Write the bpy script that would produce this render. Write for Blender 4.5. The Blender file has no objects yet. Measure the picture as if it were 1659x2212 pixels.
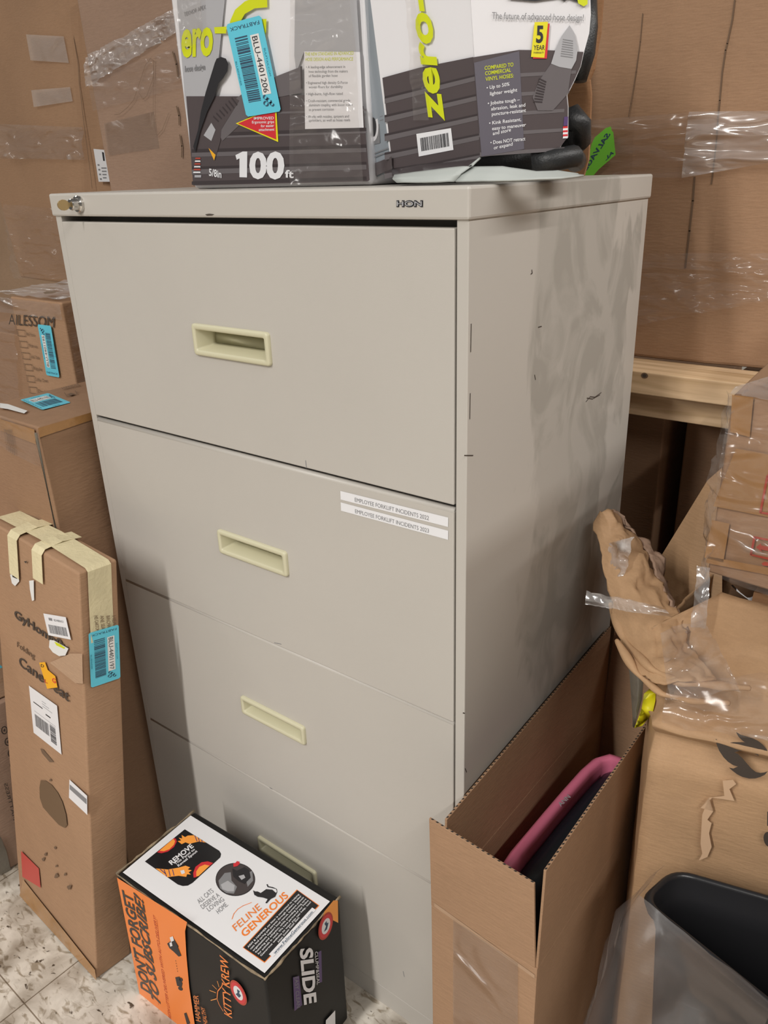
import bpy, bmesh, math, random
from mathutils import Vector, Matrix, noise
from mathutils.geometry import tessellate_polygon
random.seed(7)
C = bpy.context.scene.collection
S = bpy.context.scene
# ------------------------------------------------------------------ camera
CAM = Vector((0.4679424, -0.7411509, 1.3702644)); F = 1736.424
RX = Vector((0.7892313934, 0.6132664190, -0.0319077893))
DN = Vector((0.2170016022, -0.3271188935, -0.9197301420))
FW = Vector((-0.5744772513, 0.7189558601, -0.3912522957))
cd = bpy.data.cameras.new('camera'); cam = bpy.data.objects.new('camera', cd); C.objects.link(cam)
cd.sensor_fit = 'VERTICAL'; cd.sensor_height = 36.0; cd.lens = F * 36.0 / 2212.0
cd.clip_start = 0.02; cd.clip_end = 60
m3 = Matrix((RX, -DN, -FW)).transposed()
cam.matrix_world = Matrix.Translation(CAM) @ m3.to_4x4()
S.camera = cam
# ------------------------------------------------------------------ world, lamps, exposure
S.view_settings.view_transform = 'Standard'; S.view_settings.look = 'None'
S.view_settings.exposure = 0.0; S.view_settings.gamma = 1.0; S.view_settings.use_curve_mapping = False
w = bpy.data.worlds.new('world'); S.world = w; w.use_nodes = True
w.node_tree.nodes['Background'].inputs[0].default_value = (1.0, 0.97, 0.93, 1)
w.node_tree.nodes['Background'].inputs[1].default_value = 0.11

def tube_light(name, x0, y0, x1, y1, z, power, width=0.16, col=(1.0, 0.965, 0.92)):
    l = bpy.data.lights.new(name, 'AREA'); l.shape = 'RECTANGLE'
    L = math.hypot(x1 - x0, y1 - y0); l.size = width; l.size_y = L; l.energy = power; l.color = col
    o = bpy.data.objects.new(name, l); C.objects.link(o)
    o.location = ((x0 + x1) / 2, (y0 + y1) / 2, z)
    o.rotation_euler = (0, 0, math.atan2(y1 - y0, x1 - x0) - math.pi / 2)
    return o
tube_light('fluorescent_light', -0.38, -8.0, -0.38, -2.3, 3.5, 330, 0.10)
tube_light('fluorescent_light', 2.3, -3.5, 2.3, 3.2, 3.5, 190, 0.10)
tube_light('fluorescent_light', -3.4, -4.0, -3.4, 2.5, 3.6, 50, 0.12)
# ------------------------------------------------------------------ helpers
def ray(x, y):
    return RX * ((x - 829.5) / F) + DN * ((y - 1106.0) / F) + FW
def onp(x, y, ax, v):                                   # photograph point carried onto an axis plane
    d = ray(x, y); return CAM + d * ((v - CAM[ax]) / d[ax])
def onpl(x, y, P, n):
    d = ray(x, y); return CAM + d * ((P - CAM).dot(n) / d.dot(n))
def V(*a): return Vector(a)

def nodes(m):
    m.use_nodes = True; nt = m.node_tree; return nt, nt.nodes, nt.links
def mat(name, col, rough=0.6, metal=0.0, spec=0.5, coat=0.0, bump=None, var=None, trans=0.0):
    m = bpy.data.materials.new(name); nt, N, L = nodes(m); b = N['Principled BSDF']
    b.inputs['Base Color'].default_value = (*col, 1); b.inputs['Roughness'].default_value = rough
    b.inputs['Metallic'].default_value = metal; b.inputs['Specular IOR Level'].default_value = spec
    b.inputs['Coat Weight'].default_value = coat; b.inputs['Coat Roughness'].default_value = 0.12
    tc = N.new('ShaderNodeTexCoord')
    if var:                                             # (scale, amount, stretch vector)
        mp = N.new('ShaderNodeMapping'); mp.inputs['Scale'].default_value = var[2]
        L.new(tc.outputs['Object'], mp.inputs[0])
        n = N.new('ShaderNodeTexNoise'); n.inputs['Scale'].default_value = var[0]; n.inputs['Detail'].default_value = 6
        L.new(mp.outputs[0], n.inputs['Vector'])
        r = N.new('ShaderNodeMapRange'); r.inputs['To Min'].default_value = 1 - var[1]; r.inputs['To Max'].default_value = 1 + var[1]
        r.inputs['From Min'].default_value = 0.3; r.inputs['From Max'].default_value = 0.7
        L.new(n.outputs['Fac'], r.inputs['Value'])
        h = N.new('ShaderNodeHueSaturation'); h.inputs['Color'].default_value = (*col, 1)
        L.new(r.outputs[0], h.inputs['Value']); L.new(h.outputs[0], b.inputs['Base Color'])
    if bump:                                            # (scale, distance, stretch)
        mp = N.new('ShaderNodeMapping'); mp.inputs['Scale'].default_value = bump[2]
        L.new(tc.outputs['Object'], mp.inputs[0])
        n = N.new('ShaderNodeTexNoise'); n.inputs['Scale'].default_value = bump[0]; n.inputs['Detail'].default_value = 4
        L.new(mp.outputs[0], n.inputs['Vector'])
        bp = N.new('ShaderNodeBump'); bp.inputs['Distance'].default_value = bump[1]; bp.inputs['Strength'].default_value = 1
        L.new(n.outputs['Fac'], bp.inputs['Height']); L.new(bp.outputs[0], b.inputs['Normal'])
    return m
def film_mat(name, thin, thick, bscale, rough=0.12, haze=(0.8, 0.8, 0.8), hz=0.5, tint=0.93, st=(1, 1, 1), lo=0.5, hi=0.72):
    """stretched film: nearly clear where it is taut, hazier where it is bunched, with bright glints put in as white streaks"""
    m = bpy.data.materials.new(name); nt, N, L = nodes(m); N.remove(N['Principled BSDF']); out = N['Material Output']
    tc = N.new('ShaderNodeTexCoord'); mp = N.new('ShaderNodeMapping'); mp.inputs['Scale'].default_value = st; L.new(tc.outputs['Object'], mp.inputs[0])
    n = N.new('ShaderNodeTexNoise'); n.inputs['Scale'].default_value = bscale
    n.inputs['Detail'].default_value = 3; n.inputs['Distortion'].default_value = 0.8; n.noise_type = 'RIDGED_MULTIFRACTAL'
    L.new(mp.outputs[0], n.inputs['Vector'])
    bp = N.new('ShaderNodeBump'); bp.inputs['Distance'].default_value = 0.035
    L.new(n.outputs['Fac'], bp.inputs['Height'])
    g = N.new('ShaderNodeBsdfGlossy'); g.inputs['Roughness'].default_value = rough; L.new(bp.outputs[0], g.inputs['Normal'])
    d = N.new('ShaderNodeBsdfDiffuse'); d.inputs['Color'].default_value = (*haze, 1); L.new(bp.outputs[0], d.inputs['Normal'])  # white diffuse colour also stands in for bright reflections on the ridges
    t = N.new('ShaderNodeBsdfTransparent'); t.inputs['Color'].default_value = (tint, tint * .985, tint * .97, 1)
    mx0 = N.new('ShaderNodeMixShader'); mx0.inputs[0].default_value = hz
    L.new(g.outputs[0], mx0.inputs[1]); L.new(d.outputs[0], mx0.inputs[2])
    rg = N.new('ShaderNodeMapRange'); rg.interpolation_type = 'SMOOTHSTEP'; rg.inputs['From Min'].default_value = lo; rg.inputs['From Max'].default_value = hi
    rg.inputs['To Min'].default_value = thin; rg.inputs['To Max'].default_value = thick; L.new(n.outputs['Fac'], rg.inputs['Value'])
    mx = N.new('ShaderNodeMixShader'); L.new(rg.outputs[0], mx.inputs[0])
    L.new(t.outputs[0], mx.inputs[1]); L.new(mx0.outputs[0], mx.inputs[2]); L.new(mx.outputs[0], out.inputs[0])
    return m
def card(name, col, stain=0.08, axis=(1, 1, 1), rough=0.75):
    """brown board: fibre mottle, faint flute ridges, a few darker scuffs"""
    m = bpy.data.materials.new(name); nt, N, L = nodes(m); b = N['Principled BSDF']
    b.inputs['Roughness'].default_value = rough; b.inputs['Specular IOR Level'].default_value = 0.25
    tc = N.new('ShaderNodeTexCoord')
    def nz(sc, det, strv=(1, 1, 1)):
        mp = N.new('ShaderNodeMapping'); mp.inputs['Scale'].default_value = strv; L.new(tc.outputs['Object'], mp.inputs[0])
        n = N.new('ShaderNodeTexNoise'); n.inputs['Scale'].default_value = sc; n.inputs['Detail'].default_value = det
        L.new(mp.outputs[0], n.inputs['Vector']); return n
    n1 = nz(3.0, 5); n2 = nz(60, 3, (1, 1, 5)); n3 = nz(400, 2)
    def rng(n, a, lo=0.3, hi=0.7):
        r = N.new('ShaderNodeMapRange'); r.inputs['From Min'].default_value = lo; r.inputs['From Max'].default_value = hi
        r.inputs['To Min'].default_value = 1 - a; r.inputs['To Max'].default_value = 1 + a; L.new(n.outputs['Fac'], r.inputs['Value']); return r
    a, c, e = rng(n1, stain), rng(n2, 0.035), rng(n3, 0.03)
    mu = N.new('ShaderNodeMath'); mu.operation = 'MULTIPLY'; L.new(a.outputs[0], mu.inputs[0]); L.new(c.outputs[0], mu.inputs[1])
    mv = N.new('ShaderNodeMath'); mv.operation = 'MULTIPLY'; L.new(mu.outputs[0], mv.inputs[0]); L.new(e.outputs[0], mv.inputs[1])
    h = N.new('ShaderNodeHueSaturation'); h.inputs['Color'].default_value = (*col, 1); L.new(mv.outputs[0], h.inputs['Value'])
    L.new(h.outputs[0], b.inputs['Base Color'])
    bp = N.new('ShaderNodeBump'); bp.inputs['Distance'].default_value = 0.0006; L.new(n2.outputs['Fac'], bp.inputs['Height'])
    n4 = nz(9, 3); bq = N.new('ShaderNodeBump'); bq.inputs['Distance'].default_value = 0.004
    L.new(n4.outputs['Fac'], bq.inputs['Height']); L.new(bp.outputs[0], bq.inputs['Normal']); L.new(bq.outputs[0], b.inputs['Normal'])
    return m
CB = (0.365, 0.222, 0.132)
M = dict(
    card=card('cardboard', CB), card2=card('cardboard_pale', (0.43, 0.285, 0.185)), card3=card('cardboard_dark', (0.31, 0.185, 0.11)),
    cardg=card('cardboard_greyish', (0.335, 0.222, 0.158)), kraft=card('kraft_paper', (0.47, 0.295, 0.165), 0.16, rough=0.6),
    inner=card('cardboard_inside', (0.30, 0.155, 0.075)), edge=mat('board_edge', (0.30, 0.19, 0.10), 0.9, bump=(300, 0.002, (1, 1, 1)), var=(200, 0.5, (1, 1, 1))),
    tape=mat('packing_tape', (0.36, 0.185, 0.065), 0.25, coat=0.4, bump=(30, 0.003, (1, 1, 1)), var=(9, 0.12, (1, 1, 1))),
    tapeg=mat('grey_glue_tape', (0.16, 0.14, 0.11), 0.3, coat=0.4, bump=(30, 0.003, (1, 1, 1))),
    mask=mat('masking_tape', (0.68, 0.60, 0.38), 0.7, bump=(150, 0.0012, (1, 1, 1)), var=(20, 0.07, (1, 1, 1))),
    putty=mat('putty_enamel', (0.50, 0.472, 0.43), 0.42, spec=0.45, bump=(700, 0.00012, (1, 1, 1)), var=(2.5, 0.03, (1, 1, 1))),
    cream=mat('cream_plastic', (0.60, 0.57, 0.40), 0.38), chrome=mat('chrome', (0.62, 0.60, 0.57), 0.18, metal=1.0),
    brass=mat('brass_key', (0.55, 0.40, 0.20), 0.35, metal=0.8), gap=mat('dark_gap', (0.02, 0.018, 0.016), 0.8),
    white=mat('white_paper', (0.78, 0.78, 0.80), 0.35), whitem=mat('white_label', (0.74, 0.74, 0.72), 0.5),
    ink=mat('black_ink', (0.018, 0.017, 0.02), 0.5), inkb=mat('brown_black_ink', (0.06, 0.045, 0.035), 0.7), inkg=mat('grey_ink', (0.22, 0.22, 0.23), 0.6),
    inkf=mat('faded_ink', (0.16, 0.10, 0.06), 0.8),
    cyan=mat('cyan_sticker', (0.12, 0.56, 0.71), 0.45), navy=mat('navy_ink', (0.03, 0.07, 0.12), 0.6), teal=mat('teal_ink', (0.03, 0.22, 0.30), 0.6),
    orange=mat('orange_print', (0.87, 0.22, 0.025), 0.35, coat=0.2), orange2=mat('light_orange_print', (0.95, 0.36, 0.06), 0.4),
    red=mat('red_print', (0.62, 0.03, 0.04), 0.4), redf=mat('faded_red_print', (0.45, 0.06, 0.035), 0.6), redt=mat('translucent_red_tape', (0.50, 0.07, 0.055), 0.5),
    blk=mat('black_print', (0.012, 0.012, 0.014), 0.35, coat=0.1, var=(25, 0.3, (1, 1, 1))), char=mat('charcoal_print', (0.011, 0.0105, 0.010), 0.5, spec=0.3),
    purple=mat('purple_print', (0.09, 0.05, 0.16), 0.4), yel=mat('yellow_green_print', (0.62, 0.68, 0.015), 0.35), yel2=mat('yellow_sticker', (0.75, 0.68, 0.01), 0.5),
    amber=mat('amber_sticker', (0.85, 0.42, 0.02), 0.5), green=mat('green_sticker', (0.19, 0.62, 0.05), 0.45),
    pgrey=mat('pale_grey_print', (0.76, 0.75, 0.77), 0.3, coat=0.3), pgrey2=mat('silver_print', (0.42, 0.42, 0.44), 0.3, coat=0.3),
    bluegrey=mat('blue_grey_print', (0.30, 0.34, 0.38), 0.35, coat=0.3), hoseprint=mat('hose_print', (0.085, 0.068, 0.07), 0.3, coat=0.35),
    hoseprint2=mat('hose_print_light', (0.14, 0.125, 0.13), 0.3, coat=0.35), hosed=mat('hose_print_dark', (0.05, 0.04, 0.042), 0.3, coat=0.35),
    rubber=mat('black_rubber', (0.016, 0.017, 0.018), 0.45, bump=(500, 0.0004, (1, 1, 1))), flapw=mat('white_board', (0.44, 0.47, 0.45), 0.5),
    pink=mat('pink_plastic', (0.85, 0.22, 0.36), 0.4), dark=mat('dark_shell', (0.012, 0.017, 0.024), 0.3),
    bin=mat('black_bin_plastic', (0.018, 0.018, 0.02), 0.28, spec=0.5), wood=None,
    wrap=film_mat('stretch_wrap', 0.14, 0.80, 18, 0.2, (0.92, 0.88, 0.86), 0.45, 0.93, (.6, 1, 1.6), 0.35, 0.8),
    wrapw=film_mat('stretch_wrap_dense', 0.32, 0.88, 20, 0.2, (0.95, 0.92, 0.91), 0.55, 0.93, (.45, 1, 1.8), 0.25, 0.65),
    wrapc=film_mat('stretch_wrap_thin', 0.08, 0.75, 15, 0.2, (0.92, 0.88, 0.86), 0.45, 0.96, (.5, 1, 1.9), 0.42, 0.82),
    ctape=film_mat('clear_tape', 0.16, 0.20, 14, 0.3, (0.62, 0.50, 0.42), 0.6, 0.88),
    ctape_glare=film_mat('clear_tape_glare', 0.34, 0.42, 10, 0.25, (0.95, 0.88, 0.82), 0.6, 0.93),  # glare on the tape is put into its pale haze colour
    bag=film_mat('clear_bag', 0.26, 0.50, 6, 0.25, (0.50, 0.47, 0.46), 0.65, 0.90, (1, 1, .6), 0.5, 0.9),
)
# wood with long grain and knots
def wood():
    m = bpy.data.materials.new('pine_lumber'); nt, N, L = nodes(m); b = N['Principled BSDF']; b.inputs['Roughness'].default_value = 0.6
    tc = N.new('ShaderNodeTexCoord'); mp = N.new('ShaderNodeMapping'); mp.inputs['Scale'].default_value = (1.2, 16, 16); L.new(tc.outputs['Object'], mp.inputs[0])
    n = N.new('ShaderNodeTexNoise'); n.inputs['Scale'].default_value = 3; n.inputs['Detail'].default_value = 8; n.inputs['Distortion'].default_value = 0.6
    L.new(mp.outputs[0], n.inputs['Vector'])
    cr = N.new('ShaderNodeValToRGB'); cr.color_ramp.elements[0].position = 0.3; cr.color_ramp.elements[0].color = (0.50, 0.32, 0.16, 1)
    cr.color_ramp.elements[1].position = 0.6; cr.color_ramp.elements[1].color = (0.80, 0.58, 0.36, 1)
    L.new(n.outputs['Fac'], cr.inputs[0]); L.new(cr.outputs[0], b.inputs['Base Color']); return m
M['wood'] = wood()
# dirty enamel for the cabinet's side: grime patches with edges of their own
def grimy():
    m = mat('putty_enamel_grimy', (0.50, 0.472, 0.43), 0.42, spec=0.45); nt, N, L = nodes(m); b = N['Principled BSDF']
    tc = N.new('ShaderNodeTexCoord'); sp = N.new('ShaderNodeSeparateXYZ'); L.new(tc.outputs['Object'], sp.inputs[0])
    def mth(op, a, c, clampv=False):
        q = N.new('ShaderNodeMath'); q.operation = op; q.use_clamp = clampv
        for i, s in enumerate((a, c)):
            if hasattr(s, 'links'): L.new(s, q.inputs[i])
            else: q.inputs[i].default_value = s
        return q.outputs[0]
    def nz(sc, det, st=(1, 1, 1), dist=0):
        mp = N.new('ShaderNodeMapping'); mp.inputs['Scale'].default_value = st; L.new(tc.outputs['Object'], mp.inputs[0])
        n = N.new('ShaderNodeTexNoise'); n.inputs['Scale'].default_value = sc; n.inputs['Detail'].default_value = det; n.inputs['Distortion'].default_value = dist
        L.new(mp.outputs[0], n.inputs['Vector']); return n.outputs['Fac']
    na = mth('MULTIPLY', mth('SUBTRACT', nz(5, 7, (1, 1.6, 0.8), 0.4), 0.5), 0.55)
    yy = mth('ADD', sp.outputs['Y'], na)
    lo = mth('MULTIPLY', mth('SUBTRACT', yy, 0.15), 30, True)          # inside from here
    hi = mth('MULTIPLY', mth('SUBTRACT', 0.425, yy), 60, True)
    onside = mth('GREATER_THAN', sp.outputs['X'], -0.004)
    mask = mth('MULTIPLY', mth('MULTIPLY', lo, hi), onside)
    streak = mth('MULTIPLY', mth('SUBTRACT', nz(9, 6, (1, 1.4, 0.9), 1.2), 0.44), 7, True)
    mask2 = mth('MULTIPLY', mask, mth('ADD', mth('MULTIPLY', streak, 0.5), 0.45))
    mx = N.new('ShaderNodeMix'); mx.data_type = 'RGBA'
    L.new(mask2, mx.inputs['Factor']); mx.inputs['A'].default_value = (0.50, 0.472, 0.43, 1); mx.inputs['B'].default_value = (0.345, 0.322, 0.285, 1)
    L.new(mx.outputs['Result'], b.inputs['Base Color'])
    r = mth('ADD', mth('MULTIPLY', mask2, 0.25), 0.40); L.new(r, b.inputs['Roughness'])
    return m
M['grimy'] = grimy()
# floor: old off-white vinyl tiles with scuffs
def floor_mat():
    m = bpy.data.materials.new('vinyl_tiles'); nt, N, L = nodes(m); b = N['Principled BSDF']; b.inputs['Roughness'].default_value = 0.5
    tc = N.new('ShaderNodeTexCoord')
    def nz(sc, det, dist=0, rot=0, st=(1, 1, 1)):
        mp = N.new('ShaderNodeMapping'); mp.inputs['Scale'].default_value = st; mp.inputs['Rotation'].default_value = (0, 0, rot); L.new(tc.outputs['Object'], mp.inputs[0])
        n = N.new('ShaderNodeTexNoise'); n.inputs['Scale'].default_value = sc; n.inputs['Detail'].default_value = det; n.inputs['Distortion'].default_value = dist
        L.new(mp.outputs[0], n.inputs['Vector']); return n.outputs['Fac']
    def ramp(f, p0, c0, p1, c1):
        c = N.new('ShaderNodeValToRGB'); e = c.color_ramp.elements; e[0].position = p0; e[0].color = c0; e[1].position = p1; e[1].color = c1; L.new(f, c.inputs[0]); return c.outputs[0]
    base = ramp(nz(14, 9, 0.5), 0.36, (0.36, 0.31, 0.25, 1), 0.60, (0.74, 0.69, 0.61, 1))
    dirt = ramp(nz(34, 7, 1.0, 0.9, (1, 2.2, 1)), 0.34, (0.50, 0.45, 0.38, 1), 0.47, (1, 1, 1, 1))
    spot = ramp(nz(48, 4, 0.5, 0.4, (1, 1.8, 1)), 0.29, (0.14, 0.11, 0.085, 1), 0.345, (1, 1, 1, 1))
    bk = N.new('ShaderNodeTexBrick'); bk.offset = 0; bk.inputs['Scale'].default_value = 1.0; bk.inputs['Brick Width'].default_value = 0.305; bk.inputs['Row Height'].default_value = 0.305
    bk.inputs['Mortar Size'].default_value = 0.0012; bk.inputs['Color1'].default_value = (1, 1, 1, 1); bk.inputs['Color2'].default_value = (0.93, 0.93, 0.92, 1); bk.inputs['Mortar'].default_value = (0.35, 0.30, 0.25, 1)
    mp = N.new('ShaderNodeMapping'); mp.inputs['Location'].default_value = (0.07, 0.10, 0); mp.inputs['Rotation'].default_value = (0, 0, 0.03); L.new(tc.outputs['Object'], mp.inputs[0]); L.new(mp.outputs[0], bk.inputs['Vector'])
    cur = base
    for s in (dirt, spot, bk.outputs['Color']):
        mx = N.new('ShaderNodeMix'); mx.data_type = 'RGBA'; mx.blend_type = 'MULTIPLY'; mx.inputs['Factor'].default_value = 1
        L.new(cur, mx.inputs['A']); L.new(s, mx.inputs['B']); cur = mx.outputs['Result']
    L.new(cur, b.inputs['Base Color']); return m
M['floor'] = floor_mat()

# ------------------------------------------------------------------ object plumbing
def link(name, verts, faces, mats, fmi=None, parent=None, smooth=False, bevel=0, solid=0, subs=0):
    me = bpy.data.meshes.new(name); me.from_pydata([tuple(v) for v in verts], [], faces)
    for m in (mats if isinstance(mats, (list, tuple)) else [mats]): me.materials.append(m)
    if fmi: me.polygons.foreach_set('material_index', fmi)
    if smooth: me.polygons.foreach_set('use_smooth', [True] * len(me.polygons))
    me.update()
    o = bpy.data.objects.new(name, me); C.objects.link(o)
    if parent: o.parent = parent; o.matrix_parent_inverse = parent_world(parent).inverted()
    if solid:
        s = o.modifiers.new('thickness', 'SOLIDIFY'); s.thickness = solid; s.offset = -1
    if bevel:
        b = o.modifiers.new('bevel', 'BEVEL'); b.width = bevel; b.segments = 2; b.limit_method = 'ANGLE'; b.angle_limit = math.radians(50)
        b.harden_normals = False
    if subs:
        s = o.modifiers.new('sub', 'SUBSURF'); s.levels = subs; s.render_levels = subs
    return o
def parent_world(p):
    mw = p.matrix_basis.copy()
    while p.parent:
        mw = p.parent.matrix_basis @ p.matrix_parent_inverse @ mw if False else (p.parent.matrix_basis @ p.matrix_parent_inverse @ mw)
        p = p.parent
    return mw
def thing(name, label, cat, loc=(0, 0, 0), group=None):
    o = bpy.data.objects.new(name, None); C.objects.link(o); o.location = loc
    o['label'] = label; o['category'] = cat
    if group: o['group'] = group
    return o
def plabel(o, s): o['label'] = s; return o
class MB:
    def __init__(s): s.v = []; s.f = []; s.m = []
    def add(s, vs, fs, mi=0):
        n = len(s.v); s.v += [Vector(v) for v in vs]; s.f += [tuple(i + n for i in f) for f in fs]; s.m += [mi] * len(fs); return s
    def hexa(s, b, t, mi=0):                            # b, t: four corners counter-clockwise seen from above
        return s.add(list(b) + list(t), [(3, 2, 1, 0), (4, 5, 6, 7), (0, 1, 5, 4), (1, 2, 6, 5), (2, 3, 7, 6), (3, 0, 4, 7)], mi)
    def box(s, x0, x1, y0, y1, z0, z1, mi=0):
        return s.hexa([V(x0, y0, z0), V(x1, y0, z0), V(x1, y1, z0), V(x0, y1, z0)], [V(x0, y0, z1), V(x1, y0, z1), V(x1, y1, z1), V(x0, y1, z1)], mi)
    def tube(s, pts, r, n=10, mi=0, caps=True):
        pts = [Vector(p) for p in pts]; rs = r if isinstance(r, (list, tuple)) else [r] * len(pts)
        up = V(0, 0, 1); rings = []
        for i, p in enumerate(pts):
            t = (pts[min(i + 1, len(pts) - 1)] - pts[max(i - 1, 0)]).normalized()
            a = t.cross(up)
            if a.length < 1e-3: a = t.cross(V(0, 1, 0))
            a.normalize(); b = t.cross(a).normalized()
            rings.append([p + a * math.cos(2 * math.pi * k / n) * rs[i] + b * math.sin(2 * math.pi * k / n) * rs[i] for k in range(n)])
        vs = [q for rg in rings for q in rg]; fs = []
        for i in range(len(pts) - 1):
            for k in range(n):
                fs.append((i * n + k, i * n + (k + 1) % n, (i + 1) * n + (k + 1) % n, (i + 1) * n + k))
        if caps: fs += [tuple(range(n - 1, -1, -1)), tuple((len(pts) - 1) * n + k for k in range(n))]
        return s.add(vs, fs, mi)
    def build(s, name, mats, parent=None, **k): return link(name, s.v, s.f, mats, s.m, parent, **k)

# text glyph cache
_tc = {}
def glyphs(body, bold=0.0, shear=0.0):
    k = (body, bold, shear)
    if k in _tc: return _tc[k]
    cu = bpy.data.curves.new('txt', 'FONT'); cu.body = body; cu.size = 1; cu.offset = bold; cu.shear = shear; cu.resolution_u = 3
    o = bpy.data.objects.new('txt', cu); C.objects.link(o)
    me = bpy.data.meshes.new_from_object(o.evaluated_get(bpy.context.evaluated_depsgraph_get()))
    vs = [v.co.copy() for v in me.vertices]; fs = [tuple(p.vertices) for p in me.polygons]
    bpy.data.objects.remove(o); bpy.data.curves.remove(cu); bpy.data.meshes.remove(me)
    x0 = min(v.x for v in vs); x1 = max(v.x for v in vs); H = 0.73
    _tc[k] = ([((v.x - x0) / (x1 - x0), v.y / H) for v in vs], fs); return _tc[k]
class Art:
    """flat printed artwork (a sticker, a printed panel): one mesh, several inks, on one real surface"""
    def __init__(s, P, n, zs=1.0, zo=(0, 0), base=0.0004):
        s.P = Vector(P); s.n = Vector(n).normalized()
        if s.n.dot(CAM - s.P) < 0: s.n = -s.n
        s.zs = zs; s.zo = zo; s.base = base; s.mb = MB(); s.mats = []
    def mi(s, m):
        if m not in s.mats: s.mats.append(m)
        return s.mats.index(m)
    def at(s, q, lay):
        return onpl(s.zo[0] + q[0] / s.zs, s.zo[1] + q[1] / s.zs, s.P + s.n * (s.base + lay * 0.00025), s.n)
    def poly(s, pts, m, lay=0):
        vs = [s.at(q, lay) for q in pts]
        if len(vs) == 4: fs = [(0, 1, 2, 3)]
        else: fs = [tuple(t) for t in tessellate_polygon([vs])]
        s.mb.add(vs, fs, s.mi(m)); return s
    def quadmap(s, c):                                  # c: three corners (u0v0, u1v0, u0v1) in picture coords -> affine map on the surface
        a, b, d = (s.at(q, 0) for q in c); return lambda u, v: a + (b - a) * u + (d - a) * v
    def uvpoly(s, fm, pts, m, lay=0):
        vs = [fm(*p) + s.n * lay * 0.00025 for p in pts]
        fs = [(0, 1, 2, 3)] if len(vs) == 4 else [tuple(t) for t in tessellate_polygon([vs])]
        s.mb.add(vs, fs, s.mi(m)); return s
    def rect(s, fm, u0, u1, v0, v1, m, lay=0): return s.uvpoly(fm, [(u0, v0), (u1, v0), (u1, v1), (u0, v1)], m, lay)
    def ell(s, fm, cu, cv, ru, rv, m, lay=0, a0=0, a1=360, n=28):
        pts = [(cu + ru * math.cos(math.radians(a0 + (a1 - a0) * i / n)), cv + rv * math.sin(math.radians(a0 + (a1 - a0) * i / n))) for i in range(n + (0 if a1 - a0 == 360 else 1))]
        return s.uvpoly(fm, pts, m, lay)
    def text(s, body, p0, p1, pu, m, lay=1, bold=0.0, shear=0.0):
        vs, fs = glyphs(body, bold, shear); a, b, c = s.at(p0, lay), s.at(p1, lay), s.at(pu, lay)
        s.mb.add([a + (b - a) * u + (c - a) * v for u, v in vs], fs, s.mi(m)); return s
    def uvtext(s, fm, body, p0, p1, pu, m, lay=1, bold=0.0, shear=0.0):
        vs, fs = glyphs(body, bold, shear); a, b, c = (fm(*q) + s.n * lay * 0.00025 for q in (p0, p1, pu))
        s.mb.add([a + (b - a) * u + (c - a) * v for u, v in vs], fs, s.mi(m)); return s
    def stroke(s, pts, wd, m, lay=1):
        P3 = [s.at(q, lay) for q in pts]
        for i in range(len(P3) - 1):
            a, b = P3[i], P3[i + 1]; t = (b - a)
            if t.length < 1e-6: continue
            t.normalize(); k = s.n.cross(t) * wd / 2; e = t * wd * 0.25
            s.mb.add([a - e + k, a - e - k, b + e - k, b + e + k], [(0, 1, 2, 3)], s.mi(m))
        return s
    def bars(s, fm, u0, u1, v0, v1, n, m, lay=1, seed=1, vert=False):
        r = random.Random(seed); x = 0; ws = [(r.choice((1, 1, 2, 3)), r.choice((1, 1, 2))) for _ in range(n)]
        tot = sum(a + b for a, b in ws)
        for a, b in ws:
            if vert: s.rect(fm, u0, u1, v0 + (v1 - v0) * x / tot, v0 + (v1 - v0) * (x + a) / tot, m, lay)
            else: s.rect(fm, u0 + (u1 - u0) * x / tot, u0 + (u1 - u0) * (x + a) / tot, v0, v1, m, lay)
            x += a + b
        return s
    def cut(s, name, parent, label=None):
        s.build(name, parent, label); s.mb = MB(); s.mats = []; return s
    def build(s, name, parent, label=None):
        o = s.mb.build(name, s.mats, parent)
        if label: o['label'] = label
        return o
def cyan_sticker(P, n, c, zs, zo, num, parent, base=0.001, label=None):
    """c = corners (start-left, start-right, end-left) of the long label, reading lengthways along v"""
    A = Art(P, n, zs, zo, base); f = A.quadmap(c)
    rr = 0.05; A.uvpoly(f, [(rr, 0), (1 - rr, 0), (1, rr * .5), (1, 1 - rr * .5), (1 - rr, 1), (rr, 1), (0, 1 - rr * .5), (0, rr * .5)], M['cyan'])
    A.bars(f, 0.16, 0.52, 0.16, 0.86, 34, M['navy'], 1, 5, True)
    A.rect(f, 0.60, 0.84, 0.17, 0.80, M['whitem'], 1)
    A.uvtext(f, num, (0.645, 0.19), (0.645, 0.78), (0.80, 0.19), M['ink'], 2)
    A.uvtext(f, 'FABTRACK', (0.92, 0.045), (0.08, 0.045), (0.92, 0.085), M['navy'], 1)
    A.uvtext(f, 'BULFTAX.COM', (0.89, 0.33), (0.89, 0.62), (0.94, 0.33), M['teal'], 1)
    A.uvtext(f, 'BLUEFINDER', (0.03, 0.40), (0.03, 0.66), (0.08, 0.40), M['teal'], 1)
    for cu, cv, r in ((0.66, 0.83, .055), (0.74, 0.87, .06), (0.64, 0.895, .06), (0.80, 0.91, .05)):   # scribbled mark at the end
        pts = [(cu + r * math.cos(t * 0.7), cv + r * 0.42 * math.sin(t * 0.7)) for t in range(8)]
        for i in range(7):
            (a, b), (d, e) = pts[i], pts[i + 1]
            A.uvpoly(f, [(a - .014, b - .006), (a + .014, b + .006), (d + .014, e + .006), (d - .014, e - .006)], M['navy'], 2)
    return A.build('sticker', parent, label)

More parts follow.
